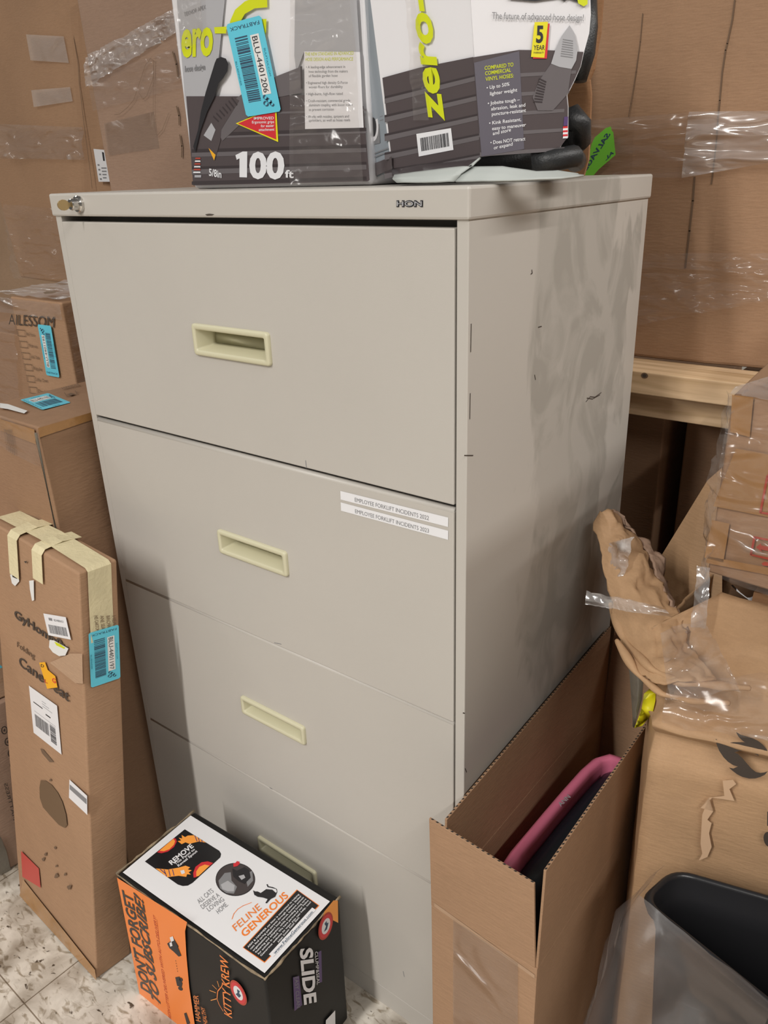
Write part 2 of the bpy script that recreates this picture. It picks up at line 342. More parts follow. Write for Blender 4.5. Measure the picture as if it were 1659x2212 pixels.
def soft_box(name, b, t, mats, parent, seg=8, bulge=0.006, nz=0.0015, bevel=0.004, seed=0.0):
    """board panels between eight corners, slightly bulged and dented"""
    cen = sum(b, Vector()) / 4 * 0.5 + sum(t, Vector()) / 4 * 0.5
    bm = bmesh.new(); 
    quads = [(b[0], b[1], t[1], t[0]), (b[1], b[2], t[2], t[1]), (b[2], b[3], t[3], t[2]), (b[3], b[0], t[0], t[3]), (t[0], t[1], t[2], t[3]), (b[3], b[2], b[1], b[0])]
    for q in quads:
        n = (q[1] - q[0]).cross(q[3] - q[0]).normalized()
        g = []
        for j in range(seg + 1):
            for i in range(seg + 1):
                u, v = i / seg, j / seg
                p = (q[0] * (1 - u) + q[1] * u) * (1 - v) + (q[3] * (1 - u) + q[2] * u) * v
                k = 16 * u * (1 - u) * v * (1 - v)
                p = p + n * (bulge * k + nz * min(1, k * 3) * noise.noise(p * 9 + Vector((seed, 0, 0))))
                g.append(bm.verts.new(p))
        for j in range(seg):
            for i in range(seg):
                a = j * (seg + 1) + i; bm.faces.new((g[a], g[a + 1], g[a + seg + 2], g[a + seg + 1]))
    bmesh.ops.remove_doubles(bm, verts=bm.verts, dist=1e-5)
    me = bpy.data.meshes.new(name); bm.to_mesh(me); bm.free()
    for m in (mats if isinstance(mats, (list, tuple)) else [mats]): me.materials.append(m)
    me.polygons.foreach_set('use_smooth', [True] * len(me.polygons))
    o = bpy.data.objects.new(name, me); C.objects.link(o)
    o.parent = parent; o.matrix_parent_inverse = parent_world(parent).inverted()
    bv = o.modifiers.new('bevel', 'BEVEL'); bv.width = bevel; bv.segments = 2; bv.limit_method = 'ANGLE'; bv.angle_limit = math.radians(50); bv.harden_normals = True
    return o
def rect_pts(x, y, yaw, w, d, z):
    c, s = math.cos(yaw), math.sin(yaw); return [V(x + c * u - s * v, y + s * u + c * v, z) for u, v in ((0, 0), (w, 0), (w, d), (0, d))]

def sheet(name, rows, mats, parent, thick=0.0, nz=0.0, sc=20, smooth=True, seed=0, amp_dir=None, ridge=False, sub=(1, 1), stretch=(1, 1, 1), ampf=None):
    """curved sheet through a grid of points (rows of equal length), resampled and crumpled"""
    R = len(rows); K = len(rows[0]); nu, nv = (K - 1) * sub[0], (R - 1) * sub[1]
    vs = []
    for j in range(nv + 1):
        fj = j / sub[1]; j0 = min(int(fj), R - 2); tj = fj - j0
        for i in range(nu + 1):
            fi = i / sub[0]; i0 = min(int(fi), K - 2); ti = fi - i0
            p = (rows[j0][i0] * (1 - ti) + rows[j0][i0 + 1] * ti) * (1 - tj) + (rows[j0 + 1][i0] * (1 - ti) + rows[j0 + 1][i0 + 1] * ti) * tj
            vs.append(Vector(p))
    n0 = (rows[0][-1] - rows[0][0]).cross(rows[-1][0] - rows[0][0]).normalized() if amp_dir is None else Vector(amp_dir).normalized()
    if n0.dot(CAM - vs[0]) < 0: n0 = -n0
    out = []
    for p in vs:
        q = Vector((p.x * stretch[0], p.y * stretch[1], p.z * stretch[2])) * sc + Vector((seed * 7.3, seed, 0))
        h = noise.fractal(q, 1.0, 2.0, 3)
        if ridge: h = 1 - abs(h) * 2
        out.append(p + n0 * h * nz * (ampf(p) if ampf else 1))
    fs = [(j * (nu + 1) + i, j * (nu + 1) + i + 1, (j + 1) * (nu + 1) + i + 1, (j + 1) * (nu + 1) + i) for j in range(nv) for i in range(nu)]
    o = link(name, out, fs, mats, None, parent, smooth=smooth)
    if thick:
        s = o.modifiers.new('thickness', 'SOLIDIFY'); s.thickness = thick; s.offset = 0
    return o
def film(parent, P, n, quad, mat_, off=0.004, nz=0.003, sc=30, seed=0, sub=(40, 14), name='stretch_wrap', stretch=(1, 1, 1)):
    P = Vector(P); n = Vector(n).normalized()
    if n.dot(CAM - P) < 0: n = -n
    a, b, c, d = [onpl(*q, P, n) + n * off for q in quad]      # TL TR BR BL
    return sheet(name, [[a, b], [d, c]], mat_, parent, nz=nz, sc=sc, seed=seed, amp_dir=n, ridge=True, sub=sub, stretch=stretch)
def tape(parent, P, n, pts, m, base=0.0012, name='tape'):
    A = Art(P, n, base=base); A.poly(pts, m); return A.build(name, parent)

# ================================================================== SETTING
fl = link('floor', [V(-6, -4, 0), V(5, -4, 0), V(5, 4.2, 0), V(-6, 4.2, 0)], [(0, 1, 2, 3)], M['floor']); fl['kind'] = 'structure'
wl = MB().box(-6, 5, 4.0, 4.15, 0, 4.2).build('wall_back', mat('painted_block', (0.55, 0.52, 0.47), 0.8)); wl['kind'] = 'structure'

# ================================================================== FILING CABINET
cab = thing('filing_cabinet', 'putty-coloured four-drawer steel lateral filing cabinet with grimy right side', 'filing cabinet')
W_, D_, H_ = 0.762, 0.487, 1.353
mb = MB()
mb.box(-0.0149, 0, 0, D_, 0.0, 1.322, 0); mb.box(-W_, -0.7472, 0, D_, 0.0, 1.322, 0)
mb.box(-0.7472, -0.0149, 0.05, D_, 0.0, 1.322, 0)
case = mb.build('case', [M['grimy']], cab, bevel=0.0012)
b2 = MB(); b2.box(-0.7472, -0.0149, 0.003, 0.05, 0.0, 0.046); b2.build('base_rail', M['putty'], cab, bevel=0.002)
cp = MB(); cp.box(-W_ - .003, .003, -.004, D_ + .003, 1.3205, H_)
cap = cp.build('top_cap', M['grimy'], cab, bevel=0.003)
zz = [(1.0010, 1.3125), (0.6850, 0.9925), (0.3695, 0.6822), (0.0525, 0.3668)]
hpx = [[(415, 699), (580, 717), (424, 770), (587, 787)], [(469, 1144), (618, 1190), (478, 1196), (624, 1244)], [(520, 1502), (658, 1570), (525, 1538), (661, 1611)], [(556, 1803), (681, 1884), (562, 1838), (686, 1915)]]
for k, (z0, z1) in enumerate(zz):
    dx0, dx1 = -0.7462, -0.0170
    q = [onp(*p, 1, -0.003) for p in hpx[k]]
    hx0 = (q[0].x + q[2].x) / 2; hx1 = (q[1].x + q[3].x) / 2; hz1 = (q[0].z + q[1].z) / 2; hz0 = (q[2].z + q[3].z) / 2
    ix0, ix1, iz0, iz1 = hx0 + .006, hx1 - .006, hz0 + .005, hz1 - .005
    mb = MB()
    xs = [dx0, ix0, ix1, dx1]; zs_ = [z0, iz0, iz1, z1]
    for yv, flip in ((-0.001, False), (0.016, True)):
        n0 = len(mb.v); vs = [V(x, yv, z) for z in zs_ for x in xs]; fs = []
        for j in range(3):
            for i in range(3):
                if i == 1 and j == 1: continue
                f = (j * 4 + i, j * 4 + i + 1, (j + 1) * 4 + i + 1, (j + 1) * 4 + i); fs.append(f[::-1] if flip else f)
        mb.add(vs, fs)
    loopo = [0, 1, 2, 3, 7, 11, 15, 14, 13, 12, 8, 4]; n = 16
    mb.f += [(loopo[i], loopo[i] + n, loopo[(i + 1) % 12] + n, loopo[(i + 1) % 12]) for i in range(12)]; mb.m += [0] * 12
    li = [5, 6, 10, 9]; mb.f += [(li[(i + 1) % 4], li[(i + 1) % 4] + n, li[i] + n, li[i]) for i in range(4)]; mb.m += [0] * 4
    dr = mb.build('drawer', M['putty'], cab, bevel=0.0016)
    # rolled top lip
    if k:
        lip = MB(); lip.tube([V(dx0 + .001, 0.004, z1 - .001), V(dx1 - .001, 0.004, z1 - .001)], 0.0052, 10); lip.build('lip', M['putty'], dr, smooth=True)
    # recessed pull: rim and cup
    hb = MB(); y0 = -0.0065
    def rr(x0, x1, z0_, z1_, r, y):
        pts = []
        for cx, cz, a0 in ((x1 - r, z1_ - r, 0), (x0 + r, z1_ - r, 90), (x0 + r, z0_ + r, 180), (x1 - r, z0_ + r, 270)):
            for a in range(0, 91, 18): pts.append(V(cx + r * math.cos(math.radians(a0 + a)), y, cz + r * math.sin(math.radians(a0 + a))))
        return pts
    rings = [rr(hx0, hx1, hz0, hz1, .005, -0.001), rr(hx0, hx1, hz0, hz1, .005, y0 + .0015), rr(hx0 + .0018, hx1 - .0018, hz0 + .0018, hz1 - .0018, .004, y0),
             rr(hx0 + .0065, hx1 - .0065, hz0 + .0065, hz1 - .0065, .003, y0), rr(hx0 + .008, hx1 - .008, hz0 + .008, hz1 - .008, .003, y0 + .002),
             rr(hx0 + .010, hx1 - .010, hz0 + .011, hz1 - .009, .002, 0.022), rr(hx0 + .014, hx1 - .014, hz0 + .013, hz1 - .0105, .001, 0.025)]
    nn = len(rings[0]); vs = [p for r_ in rings for p in r_]; fs = []
    for i in range(len(rings) - 1):
        for j in range(nn): fs.append((i * nn + j, (i + 1) * nn + j, (i + 1) * nn + (j + 1) % nn, i * nn + (j + 1) % nn))
    fs.append(tuple((len(rings) - 1) * nn + j for j in range(nn)))
    hb.add(vs, fs); hb.build('handle', M['cream'], dr, smooth=True)['label'] = 'cream plastic recessed pull'
    if k == 1:                                           # two white label strips
        for (tl, tr, bl), yr in (((182, 106), (1385, 413), (186, 203)), '2022'), (((186, 234), (1385, 560), (190, 328)), '2023'):
            A = Art((0, -0.001, 0), (0, -1, 0), 1659 / 320, (700, 1040), 0.0006)
            f = A.quadmap([bl, (bl[0] + tr[0] - tl[0], bl[1] + tr[1] - tl[1]), tl]); A.rect(f, 0, 1, 0, 1, M['white'])
            A.uvtext(f, 'EMPLOYEE FORKLIFT INCIDENTS ' + yr, (0.145, 0.20), (0.835, 0.20), (0.145, 0.68), M['inkg'], 1)
            A.build('label_strip', dr, 'white label strip reading EMPLOYEE FORKLIFT INCIDENTS ' + yr)
# scuffs on the enamel
for x, y, w_, h_ in ((661, 1003, 4, 16), (600, 1390, 30, 3), (585, 1703, 10, 3), (872, 2104, 5, 12)):
    A = Art((0, -0.001, 0), (0, -1, 0), base=0.0002)
    A.stroke([(x - w_ / 4, y - h_ / 2), (x, y), (x + w_ / 4, y + h_ / 2)], 0.0012, M['inkg'], 0); A.build('scuff', cab, 'small dark scuff on the drawer fronts')
for pts in ([(1149, 583), (1150, 590), (1147, 592)], [(1266, 868), (1275, 857), (1285, 858), (1299, 848)], [(1268, 860), (1280, 862), (1296, 853)], [(1155, 810), (1157, 820)], [(1170, 705), (1163, 707)], [(1003, 984), (1022, 984)], [(1000, 1540), (1004, 1541)], [(1005, 1660), (1008, 1668)], [(1018, 700), (1017, 760)], [(1016, 850), (1015, 905)]):
    A = Art((0, 0, 0), (1, 0, 0), base=0.0003); A.stroke(pts, 0.0014, M['inkb'], 0); A.build('scuff', cab, 'dark scrape mark on the side panel')
# paint chip + badge + lock
A = Art((0, -0.004, 0), (0, -1, 0), base=0.0003)
A.poly([(443, 463), (452, 461.5), (463, 463), (458, 465.5), (447, 466)], M['inkb']); A.build('paint_chip', cab, 'dark chip in the top band')
A = Art((0, -0.004, 0), (0, -1, 0), 1659 / 930, (90, 380), 0.0006)
f = A.quadmap([(1367, 118), (1469, 118), (1367, 95)])
A.uvtext(f, 'HON', (0, 0.0), (1, 0.0), (0, 1.0), M['ink'], 0, bold=0.07)
A.uvtext(f, 'HON', (0.03, 0.08), (0.97, 0.08), (0.03, 0.92), M['pgrey2'], 3, bold=0.0)
A.build('badge', cab, 'small chrome maker badge')
lc = onp(172, 441, 1, -0.004)
lk = MB(); lk.tube([lc + V(0, 0.001, 0), lc + V(0, -0.004, 0), lc + V(0, -0.006, 0)], [0.0125, 0.0122, 0.0105], 28)
lk.tube([lc + V(0, -0.004, 0), lc + V(0, -0.0145, 0), lc + V(0, -0.016, 0)], [0.0085, 0.0082, 0.007], 24)
lock = lk.build('lock', M['chrome'], cab, smooth=False)
ky = MB(); ky.box(lc.x - .0012, lc.x + .0012, -.024, -.018, lc.z - .003, lc.z + .003)
kp = [V(0.0013 * sgn, -.031 - .0095 * math.cos(a), .0075 * math.sin(a)) + V(lc.x, 0, lc.z) for sgn in (1, -1) for a in [i * math.pi / 8 for i in range(16)]]
ky.add(kp, [tuple(range(16)), tuple(range(31, 15, -1))] + [(i, 16 + i, 16 + (i + 1) % 16, (i + 1) % 16) for i in range(16)])
kyo = ky.build('key', M['brass'], lock); kyo['label'] = 'brass-coloured key in the lock'

# ================================================================== generic carton
def carton(name, label, cat, b, h=None, t=None, m='card', seam=None, bulge=0.006, nz=0.0015, seg=8, group=None, seed=0.0, bevel=0.004):
    b = [Vector(p) for p in b]
    if t is None: t = [p + V(0, 0, h) for p in b]
    c = sum(b, Vector()) / 4
    o = thing(name, label, cat, c, group)
    body = soft_box('body', b, t, M[m], o, seg, bulge, nz, bevel, seed)
    if seam:                                              # gap between the two closed top flaps, along direction 'u' or 'v'
        if seam == 'u': a0, a1 = (t[0] + t[3]) / 2, (t[1] + t[2]) / 2
        else: a0, a1 = (t[0] + t[1]) / 2, (t[3] + t[2]) / 2
        d = (a1 - a0).normalized(); s = d.cross(V(0, 0, 1)).normalized() * 0.0015; up = V(0, 0, bulge * 0.9 + .0008)
        mm = (a0 + a1) / 2 + up
        link('flap_gap', [a0 + s, a0 - s, mm - s, mm + s, a1 - s, a1 + s], [(0, 1, 2, 3), (3, 2, 4, 5)], M['gap'], None, o)
    return o, b, t
# ------------------------------------------------------------------ orange and black litter carton
p = (-0.5352, -0.2430, 0.0412, 0.3422, 0.1747)
B = rect_pts(*p, 0.0); T = rect_pts(*p, 0.2909)
lit = thing('litter_box', 'orange and black cat litter carton with white printed top, standing on the floor', 'box', (B[0] + B[2]) / 2)
soft_box('body', B, T, M['char'], lit, 10, 0.0015, 0.0012, 0.0045)
zt = (1659 / 550, (230, 1730))
A = Art(T[0], (0, 0, 1), *zt, base=0.0022)
A.poly([(548, 95), (106, 466), (1030, 1122), (1456, 655)], M['white'])
# black rounded panel
A.poly([(510, 185), (735, 325), (747, 345), (742, 368), (560, 535), (530, 552), (497, 555), (465, 545), (250, 395)], M['blk'], 1)
A.poly([(330, 335), (358, 341), (400, 330), (440, 300), (458, 265), (452, 247), (440, 243)], M['red'], 2)
A.poly([(345, 325), (375, 328), (410, 315), (440, 285), (447, 262), (436, 248), (425, 256)], M['orange2'], 3)
A.poly([(463, 262), (487, 258), (470, 240), (493, 245), (490, 222), (512, 236), (530, 226), (570, 224), (648, 272), (600, 265), (540, 280), (515, 270), (490, 282)], M['orange2'], 2)
for a in ((575, 226, 590, 262), (598, 240, 606, 266), (620, 254, 624, 270)): A.stroke([(a[0], a[1]), (a[2], a[3])], 0.0012, M['purple'], 3)
A.poly([(320, 440), (400, 447), (470, 435), (515, 422), (545, 433), (530, 447), (556, 452), (535, 466), (550, 480), (525, 478), (520, 495), (470, 488), (395, 497)], M['orange2'], 2)
for a in ((350, 445, 385, 475), (375, 448, 392, 492), (405, 448, 415, 490), (430, 446, 440, 486)): A.stroke([(a[0], a[1]), (a[2], a[3])], 0.0012, M['purple'], 3)
A.poly([(480, 455), (505, 450), (512, 470), (490, 478)], M['pgrey'], 3)
A.poly([(695, 405), (660, 394), (620, 400), (580, 430), (565, 470), (568, 500), (585, 497)], M['red'], 2)
A.poly([(672, 422), (640, 415), (605, 430), (585, 460), (585, 492), (600, 490)], M['orange2'], 3)
A.text('REMOVE', (425, 418), (570, 298), (402, 396), M['white'], 3, bold=0.03)
A.text('This Panel to', (450, 418), (578, 318), (440, 407), M['white'], 3, bold=0.02)
A.text('Reveal Spout', (470, 430), (594, 330), (459, 418), M['white'], 3, bold=0.02)
# photo roundel of cats
cpts = [(840 + 129 * math.cos(a) , 512 + 108 * math.sin(a)) for a in [i * math.pi / 20 for i in range(40)]]
A.poly([(x - 0.0, y) for x, y in cpts], M['ink'], 1)
A.poly([(840 + 124 * math.cos(a), 512 + 103 * math.sin(a)) for a in [i * math.pi / 20 for i in range(40)]], M['hosed'], 2)
A.poly([(730, 520), (770, 470), (810, 465), (815, 520), (850, 560), (830, 605), (780, 600), (740, 570)], M['inkg'], 3)
A.poly([(745, 545), (790, 520), (835, 550), (830, 590), (790, 590), (755, 575)], M['pgrey2'], 4)
A.poly([(820, 440), (850, 455), (900, 430), (930, 450), (940, 500), (900, 540), (860, 520), (825, 490)], M['ink'], 4)
A.poly([(900, 480), (950, 455), (955, 520), (920, 560)], M['inkg'], 3)
A.poly([(860, 490), (895, 480), (905, 500), (880, 515)], M['pgrey2'], 5)
A.poly([(828, 430), (826, 408), (840, 404), (850, 392), (866, 396), (868, 410), (852, 425)], M['red'], 4)
for i, s_ in enumerate(('ALL CATS', 'DESERVE A', 'LOVING', 'HOME.')):
    q0 = ((605, 672), (628, 706), (668, 722), (730, 738))[i]; q1 = ((700, 592), (740, 620), (770, 648), (795, 680))[i]
    A.text(s_, q0, q1, (q0[0] - 20, q0[1] - 26), M['inkg'], 2)
A.text('FELINE', (843, 850), (1012, 700), (815, 812), M['redf'], 2); A.text('FELINE', (843, 850), (1012, 700), (815, 812), M['orange'], 3)
A.text('GENEROUS', (900, 890), (1188, 622), (868, 852), M['orange'], 2, bold=0.02)
A.stroke([(818, 770), (830, 735), (855, 705), (890, 683), (945, 662)], 0.0011, M['orange'], 2)
# sitting cat silhouette
A.poly([(955, 582), (968, 590), (985, 590), (1005, 600), (1040, 575), (1080, 578), (1105, 600), (1110, 590), (1105, 575), (1080, 568), (1050, 562), (1042, 545), (1050, 542), (1056, 556), (1085, 562), (1110, 574), (1113, 595), (1100, 625), (1070, 640), (1045, 668), (1035, 665), (1050, 640), (1020, 630), (985, 625), (963, 612)], M['ink'], 2)
# black text block with orange rule
A.poly([(1240, 577), (887, 955), (1030, 1056), (1388, 682)], M['orange'], 1); A.poly([(1243, 582), (893, 955), (1030, 1048), (1380, 682)], M['blk'], 2)
tx = ['ARM & HAMMER cat litter is committed to helping', 'cats find caring pet parents through shelters. Shelter', 'organizations support local rescue, humane animals', 'fostering and adoption, while providing loving care', 'for animals in need. We have partnered our Feline', 'Generous website to ways you can help, too!', 'Adopt. Donate. Foster. Share.']
for i, s_ in enumerate(tx):
    k = i / 7.0; x0, y0 = 912 + k * 118, 950 + k * 78; x1, y1 = 1252 + k * 108, 605 + k * 70
    if i == 6: x0, y0, x1, y1 = x0 + 95, y0 - 100, x1 - 90, y1 + 90
    A.text(s_, (x0 + 12, y0 + 8), (x1 + 5, y1 + 5), (x0 + 3, y0), M['white'], 3, bold=0.015)
A.poly([(1058, 1000), (1340, 695), (1365, 710), (1085, 1018)], M['white'], 4)
A.text('www.FelineGenerous.com', (1098, 1000), (1348, 728), (1083, 985), M['navy'], 5, bold=0.01)
A.build('top_panel', lit, 'white printed top panel')
# front face: orange field, rest black
nf = (B[1] - B[0]).cross(V(0, 0, 1))
A = Art(B[0], nf, *zt, base=0.0035)
A.poly([(68, 500), (525, 790), (512, 850), (520, 1000), (540, 1220), (590, 1560), (560, 1600), (228, 1275), (215, 1255)], M['orange'], 0)
A.text("DON'T FORGET", (288, 1262), (163, 600), (225, 1232), M['blk'], 2, bold=0.03, shear=0.2)
A.text("TO SUBSCRIBE!", (352, 1335), (236, 640), (292, 1285), M['blk'], 2, bold=0.03, shear=0.2)
A.text("FRESH LITTER DELIVERED WITH AUTO DELIVERY!", (425, 1440), (322, 760), (405, 1420), M['redf'], 1)
A.stroke([(236, 640), (268, 900), (340, 1330)], 0.0006, M['redf'], 1); A.stroke([(330, 775), (345, 930)], 0.0006, M['redf'], 1)
A.poly([(395, 930), (440, 900), (470, 950), (440, 985), (410, 960)], M['ink'], 2); A.poly([(425, 950), (455, 930), (487, 1010), (470, 1015), (440, 985)], M['ink'], 3)
A.poly([(412, 890), (432, 882), (440, 910), (420, 920)], M['pgrey'], 3); A.poly([(410, 925), (425, 920), (430, 945), (415, 950)], M['pgrey'], 4)
A.poly([(448, 1150), (475, 1145), (495, 1190), (490, 1215), (460, 1205)], M['ink'], 2)
A.ell(A.quadmap([(480, 1230), (510, 1240), (480, 1200)]), 0.1, 0.3, .5, .4, M['ink'], 2); A.ell(A.quadmap([(480, 1170), (510, 1180), (480, 1140)]), 0.2, 0.3, .4, .4, M['ink'], 2)
for i in range(5): A.stroke([(450 + i * 3, 1040 + i * 17), (452 + i * 3, 1046 + i * 17)], 0.0012, M['ink'], 2)
A.poly([(505, 1385), (520, 1380), (545, 1450), (525, 1460)], M['ink'], 2)
A.text('KITTY KREW', (818, 1418), (790, 1025), (765, 1392), M['orange'], 1, bold=0.01, shear=0.15)
A.stroke([(760, 1370), (735, 1330), (720, 1290), (725, 1240), (750, 1210), (760, 1185)], 0.0016, M['orange'], 1)
for a in (((712, 1250), (672, 1235)), ((718, 1228), (690, 1200)), ((733, 1212), (722, 1175)), ((716, 1290), (680, 1300))): A.stroke(a, 0.0012, M['orange2'], 1)
f = A.quadmap([(860, 1250), (925, 1310), (858, 1180)])
A.ell(f, 0, 0, .85, .95, M['redf'], 1); A.ell(f, 0, 0, .72, .82, M['red'], 2); A.ell(f, 0, 0, .48, .55, M['pgrey'], 3)
A.uvpoly(f, [(-.25, -.3), (.1, -.35), (.3, .0), (.1, .1), (.2, .35), (-.1, .3), (-.05, 0)], M['navy'], 4)
A.text('HAMMER', (615, 1440), (598, 1270), (580, 1430), M['orange'], 1); A.text('HEALTHY', (660, 1460), (640, 1350), (632, 1450), M['orange'], 1)
A.build('front_panel', lit, 'orange panel printed with black lettering')
# right face
nr = (B[2] - B[1]).cross(V(0, 0, 1))
A = Art(B[1], nr, *zt, base=0.0035)
A.text('SLIDE', (1262, 965), (1292, 1330), (1345, 955), M['white'], 1, bold=0.035)
A.text('CLUMP&SEAL', (1358, 985), (1372, 1200), (1378, 980), M['pgrey'], 1)
A.poly([(1215, 1150), (1255, 1140), (1275, 1330), (1225, 1370)], M['purple'], 0)
A.text('EASY CLEAN', (1225, 1150), (1240, 1350), (1250, 1145), M['inkg'], 1)
A.poly([(1380, 985), (1400, 975), (1405, 1180), (1388, 1185)], M['purple'], 0)
A.poly([(1420, 720), (1480, 648), (1508, 650), (1510, 795), (1460, 770), (1400, 800)], M['orange2'], 0)
f = A.quadmap([(1428, 815), (1475, 770), (1425, 735)])
A.ell(f, 0, 0, 1.0, 1.0, M['redf'], 1); A.ell(f, 0, 0, .86, .86, M['red'], 2); A.ell(f, 0, 0, .58, .58, M['pgrey'], 3); A.uvpoly(f, [(-.3, -.3), (.1, -.3), (.35, .1), (.1, .2), (.1, .4), (-.2, .3), (0, 0)], M['navy'], 4)
A.poly([(1430, 1430), (1490, 1365), (1492, 1500), (1425, 1560)], M['white'], 1)
A.build('side_panel', lit, 'black side panel printed in white and purple')
# worn pale edges on the near top edge
wm = MB()
for a, b_, k in ((T[1], T[2], 22), (T[0], T[1], 14), (T[0], T[3], 16)):
    pts = []
    for i in range(k + 1):
        u = i / k; pts.append(a.lerp(b_, u) + V(0, 0, 0.0008) + V(random.uniform(-.0008, .0008), random.uniform(-.0008, .0008), random.uniform(-.0006, .001)))
    wm.tube(pts, [random.uniform(0.0008, 0.0028) for _ in pts], 6)
wm.build('worn_edge', mat('worn_board_edge', (0.26, 0.20, 0.13), 0.9, var=(60, 0.5, (1, 1, 1))), lit, smooth=True)

# ================================================================== OPEN CARTON + pink-rimmed shell
x0, y0, w_, d_, h_ = 0.0075, -0.092, 0.160, 0.56, 0.45
oc = thing('open_carton', 'tall open brown carton with raised flaps beside the filing cabinet', 'box', (x0 + w_ / 2, y0 + d_ / 2, 0))
th = 0.004
mb = MB(); mb.box(x0, x0 + w_, y0, y0 + th, 0, h_, 0); mb.box(x0, x0 + th, y0 + th, y0 + d_ - th, 0, h_, 0); mb.box(x0 + w_ - th, x0 + w_, y0 + th, y0 + d_ - th, 0, h_, 0); mb.box(x0, x0 + w_, y0 + d_ - th, y0 + d_, 0, h_, 0); mb.box(x0 + th, x0 + w_ - th, y0 + th, y0 + d_ - th, 0.0, .01, 0)
mb.build('body', [M['card']], oc, bevel=0.001)
def flap(bl, br, tr, tl, n, parent, nm='flap', m='card', t_=0.0035):
    """board flap: two liners with a fluted edge between"""
    n = Vector(n) * t_; seg = 40
    o = MB(); o.hexa([bl, br, br + n, bl + n], [tl, tr, tr + n, tl + n]); ob = o.build(nm, [M[m]], parent, bevel=0.0006)
    fl_ = MB(); d = (tr - tl); L_ = d.length; d.normalize(); k = int(L_ / 0.0075); up = (tl - bl).normalized()
    for i in range(k):
        c = tl + d * (0.004 + i * L_ / k) + n * 0.5 + up * 0.0003
        fl_.add([c - d * .002 - n * .3, c + d * .001 - n * .3, c + d * .0025 + n * .3, c - d * .0005 + n * .3], [(0, 1, 2, 3)])
    fl_.build('flute', M['gap'], ob); return ob
ft = [onp(938, 1768, 1, y0), onp(1157, 1905, 1, y0)]
flap(V(x0, y0, h_), V(x0 + w_ - .003, y0, h_), V(ft[1].x, y0 - .004, ft[1].z), V(x0 + .001, y0 - .004, ft[0].z), (0, 1, 0), oc)
lz0, lz1 = 0.575, 0.608
flap(V(x0, y0 + .03, h_), V(x0, y0 + d_, h_), V(x0 - .0005, y0 + d_ - .002, lz1 + .004), V(x0 - .001, y0 + .035, lz0), (1, 0, 0), oc)
flap(V(x0 + w_, y0 + d_, h_), V(x0 + w_, y0 + .002, h_), V(x0 + w_ + .002, y0 + .004, 0.612), V(x0 + w_ - .004, y0 + d_, 0.62), (-1, 0, 0), oc)
flap(V(x0 + .004, y0 + d_, h_), V(x0 + w_ - .004, y0 + d_, h_), V(x0 + w_ - .006, y0 + d_ + .01, 0.60), V(x0 + .006, y0 + d_ + .01, 0.60), (0, -1, 0), oc)
# crease and tape on the front
tape(oc, (0, y0, 0), (0, -1, 0), [(938, 1950), (1155, 2106), (1155, 2114), (938, 1958)], M['card2'], 0.0006, 'crease')
film(oc, (0, y0, 0), (0, -1, 0), [(980, 1985), (1120, 2080), (1120, 2400), (980, 2330)], M['ctape'], 0.0012, 0.0008, 40, 3, (16, 16), 'tape')
# pink rim: a curved band, standing in the carton, with dark core
ps = thing('padded_shell', 'pink-rimmed black padded shell standing inside the open carton', 'padded shell', (0.09, 0.15, 0.02))
path_px = [(1096, 1872, .575), (1118, 1838, .585), (1150, 1800, .595), (1190, 1752, .60), (1230, 1705, .60), (1268, 1662, .597), (1292, 1640, .59), (1318, 1632, .58), (1345, 1640, .56)]
pth = []
for i, (px, py, z_) in enumerate(path_px):
    q = onp(px, py, 2, 0.475); pth.append(q)
rows_t = []; rows_b = []
pathc = [V(q.x, q.y, 0.475) for q in pth]
mb = MB(); mbd = MB()
for k, q in enumerate(pathc): pass
def band(path, prof, name, m, parent, smooth=True):
    vs = []; n = len(prof)
    for i, p_ in enumerate(path):
        t = (path[min(i + 1, len(path) - 1)] - path[max(i - 1, 0)]).normalized(); s = V(t.y, -t.x, 0)   # to the right side (+x)
        for a, b_ in prof: vs.append(p_ + s * a + V(0, 0, b_))
    fs = [(i * n + j, (i + 1) * n + j, (i + 1) * n + j + 1, i * n + j + 1) for i in range(len(path) - 1) for j in range(n - 1)]
    fs += [tuple(range(n)), tuple((len(path) - 1) * n + j for j in range(n - 1, -1, -1))]
    return link(name, vs, fs, m, None, parent, smooth=smooth)
rim = band(pathc, [(-.010, -.13), (-.013, -.03), (-.011, -.008), (-.004, 0), (.004, .001), (.007, -.004), (.008, -.012), (.007, -.13), (-.010, -.13)], 'rim', M['pink'], ps)
rim['label'] = 'pink padded rim'
core = [V(min(q.x + .030, x0 + w_ - .045), q.y, q.z - .016) for q in pathc]
core[-1].x = core[-2].x
cb = band(core, [(-.020, -.42), (-.020, -.012), (-.005, -.0), (.018, -.004), (.032, -.018), (.034, -.42), (-.020, -.42)], 'core', M['dark'], ps)
cb['label'] = 'black glossy core'
A = Art(V(0, 0, 0.476), (0, 0, 1), 1659 / 350, (1050, 1580), 0.0006)
A.text('ANN', (765, 770), (868, 672), (728, 740), M['pgrey2'], 1, bold=0.02); A.build('lettering', rim)

# ================================================================== LEFT SIDE: leaning carton
BL, BR, BRb, BLb = onp(42, 1928, 2, 0), onp(208, 2116, 2, 0), onp(283, 2060, 2, 0), V(-0.925, -0.188, 0)
TR, TRb = onp(169, 1238, 2, .805), onp(253, 1208, 2, .800)
npl = (BR - BL).cross(TR - BL).normalized()
TL = TR + (BL - BR) * 1.0 ; TL = TL - npl * (TL - BL).dot(npl); TL.z = .812
TLb = TL + (TRb - TR)
cane, cb_, ct_ = carton('furniture_carton', 'tall narrow brown carton with masking tape over its top, leaning at far left front', 'box', [BL, BR, BRb, BLb], t=[TL, TR, TRb, TLb], bulge=0.002, nz=0.0015, seg=12, seed=3)
P0 = BL; zz5 = (1475 / 400, (0, 1100))
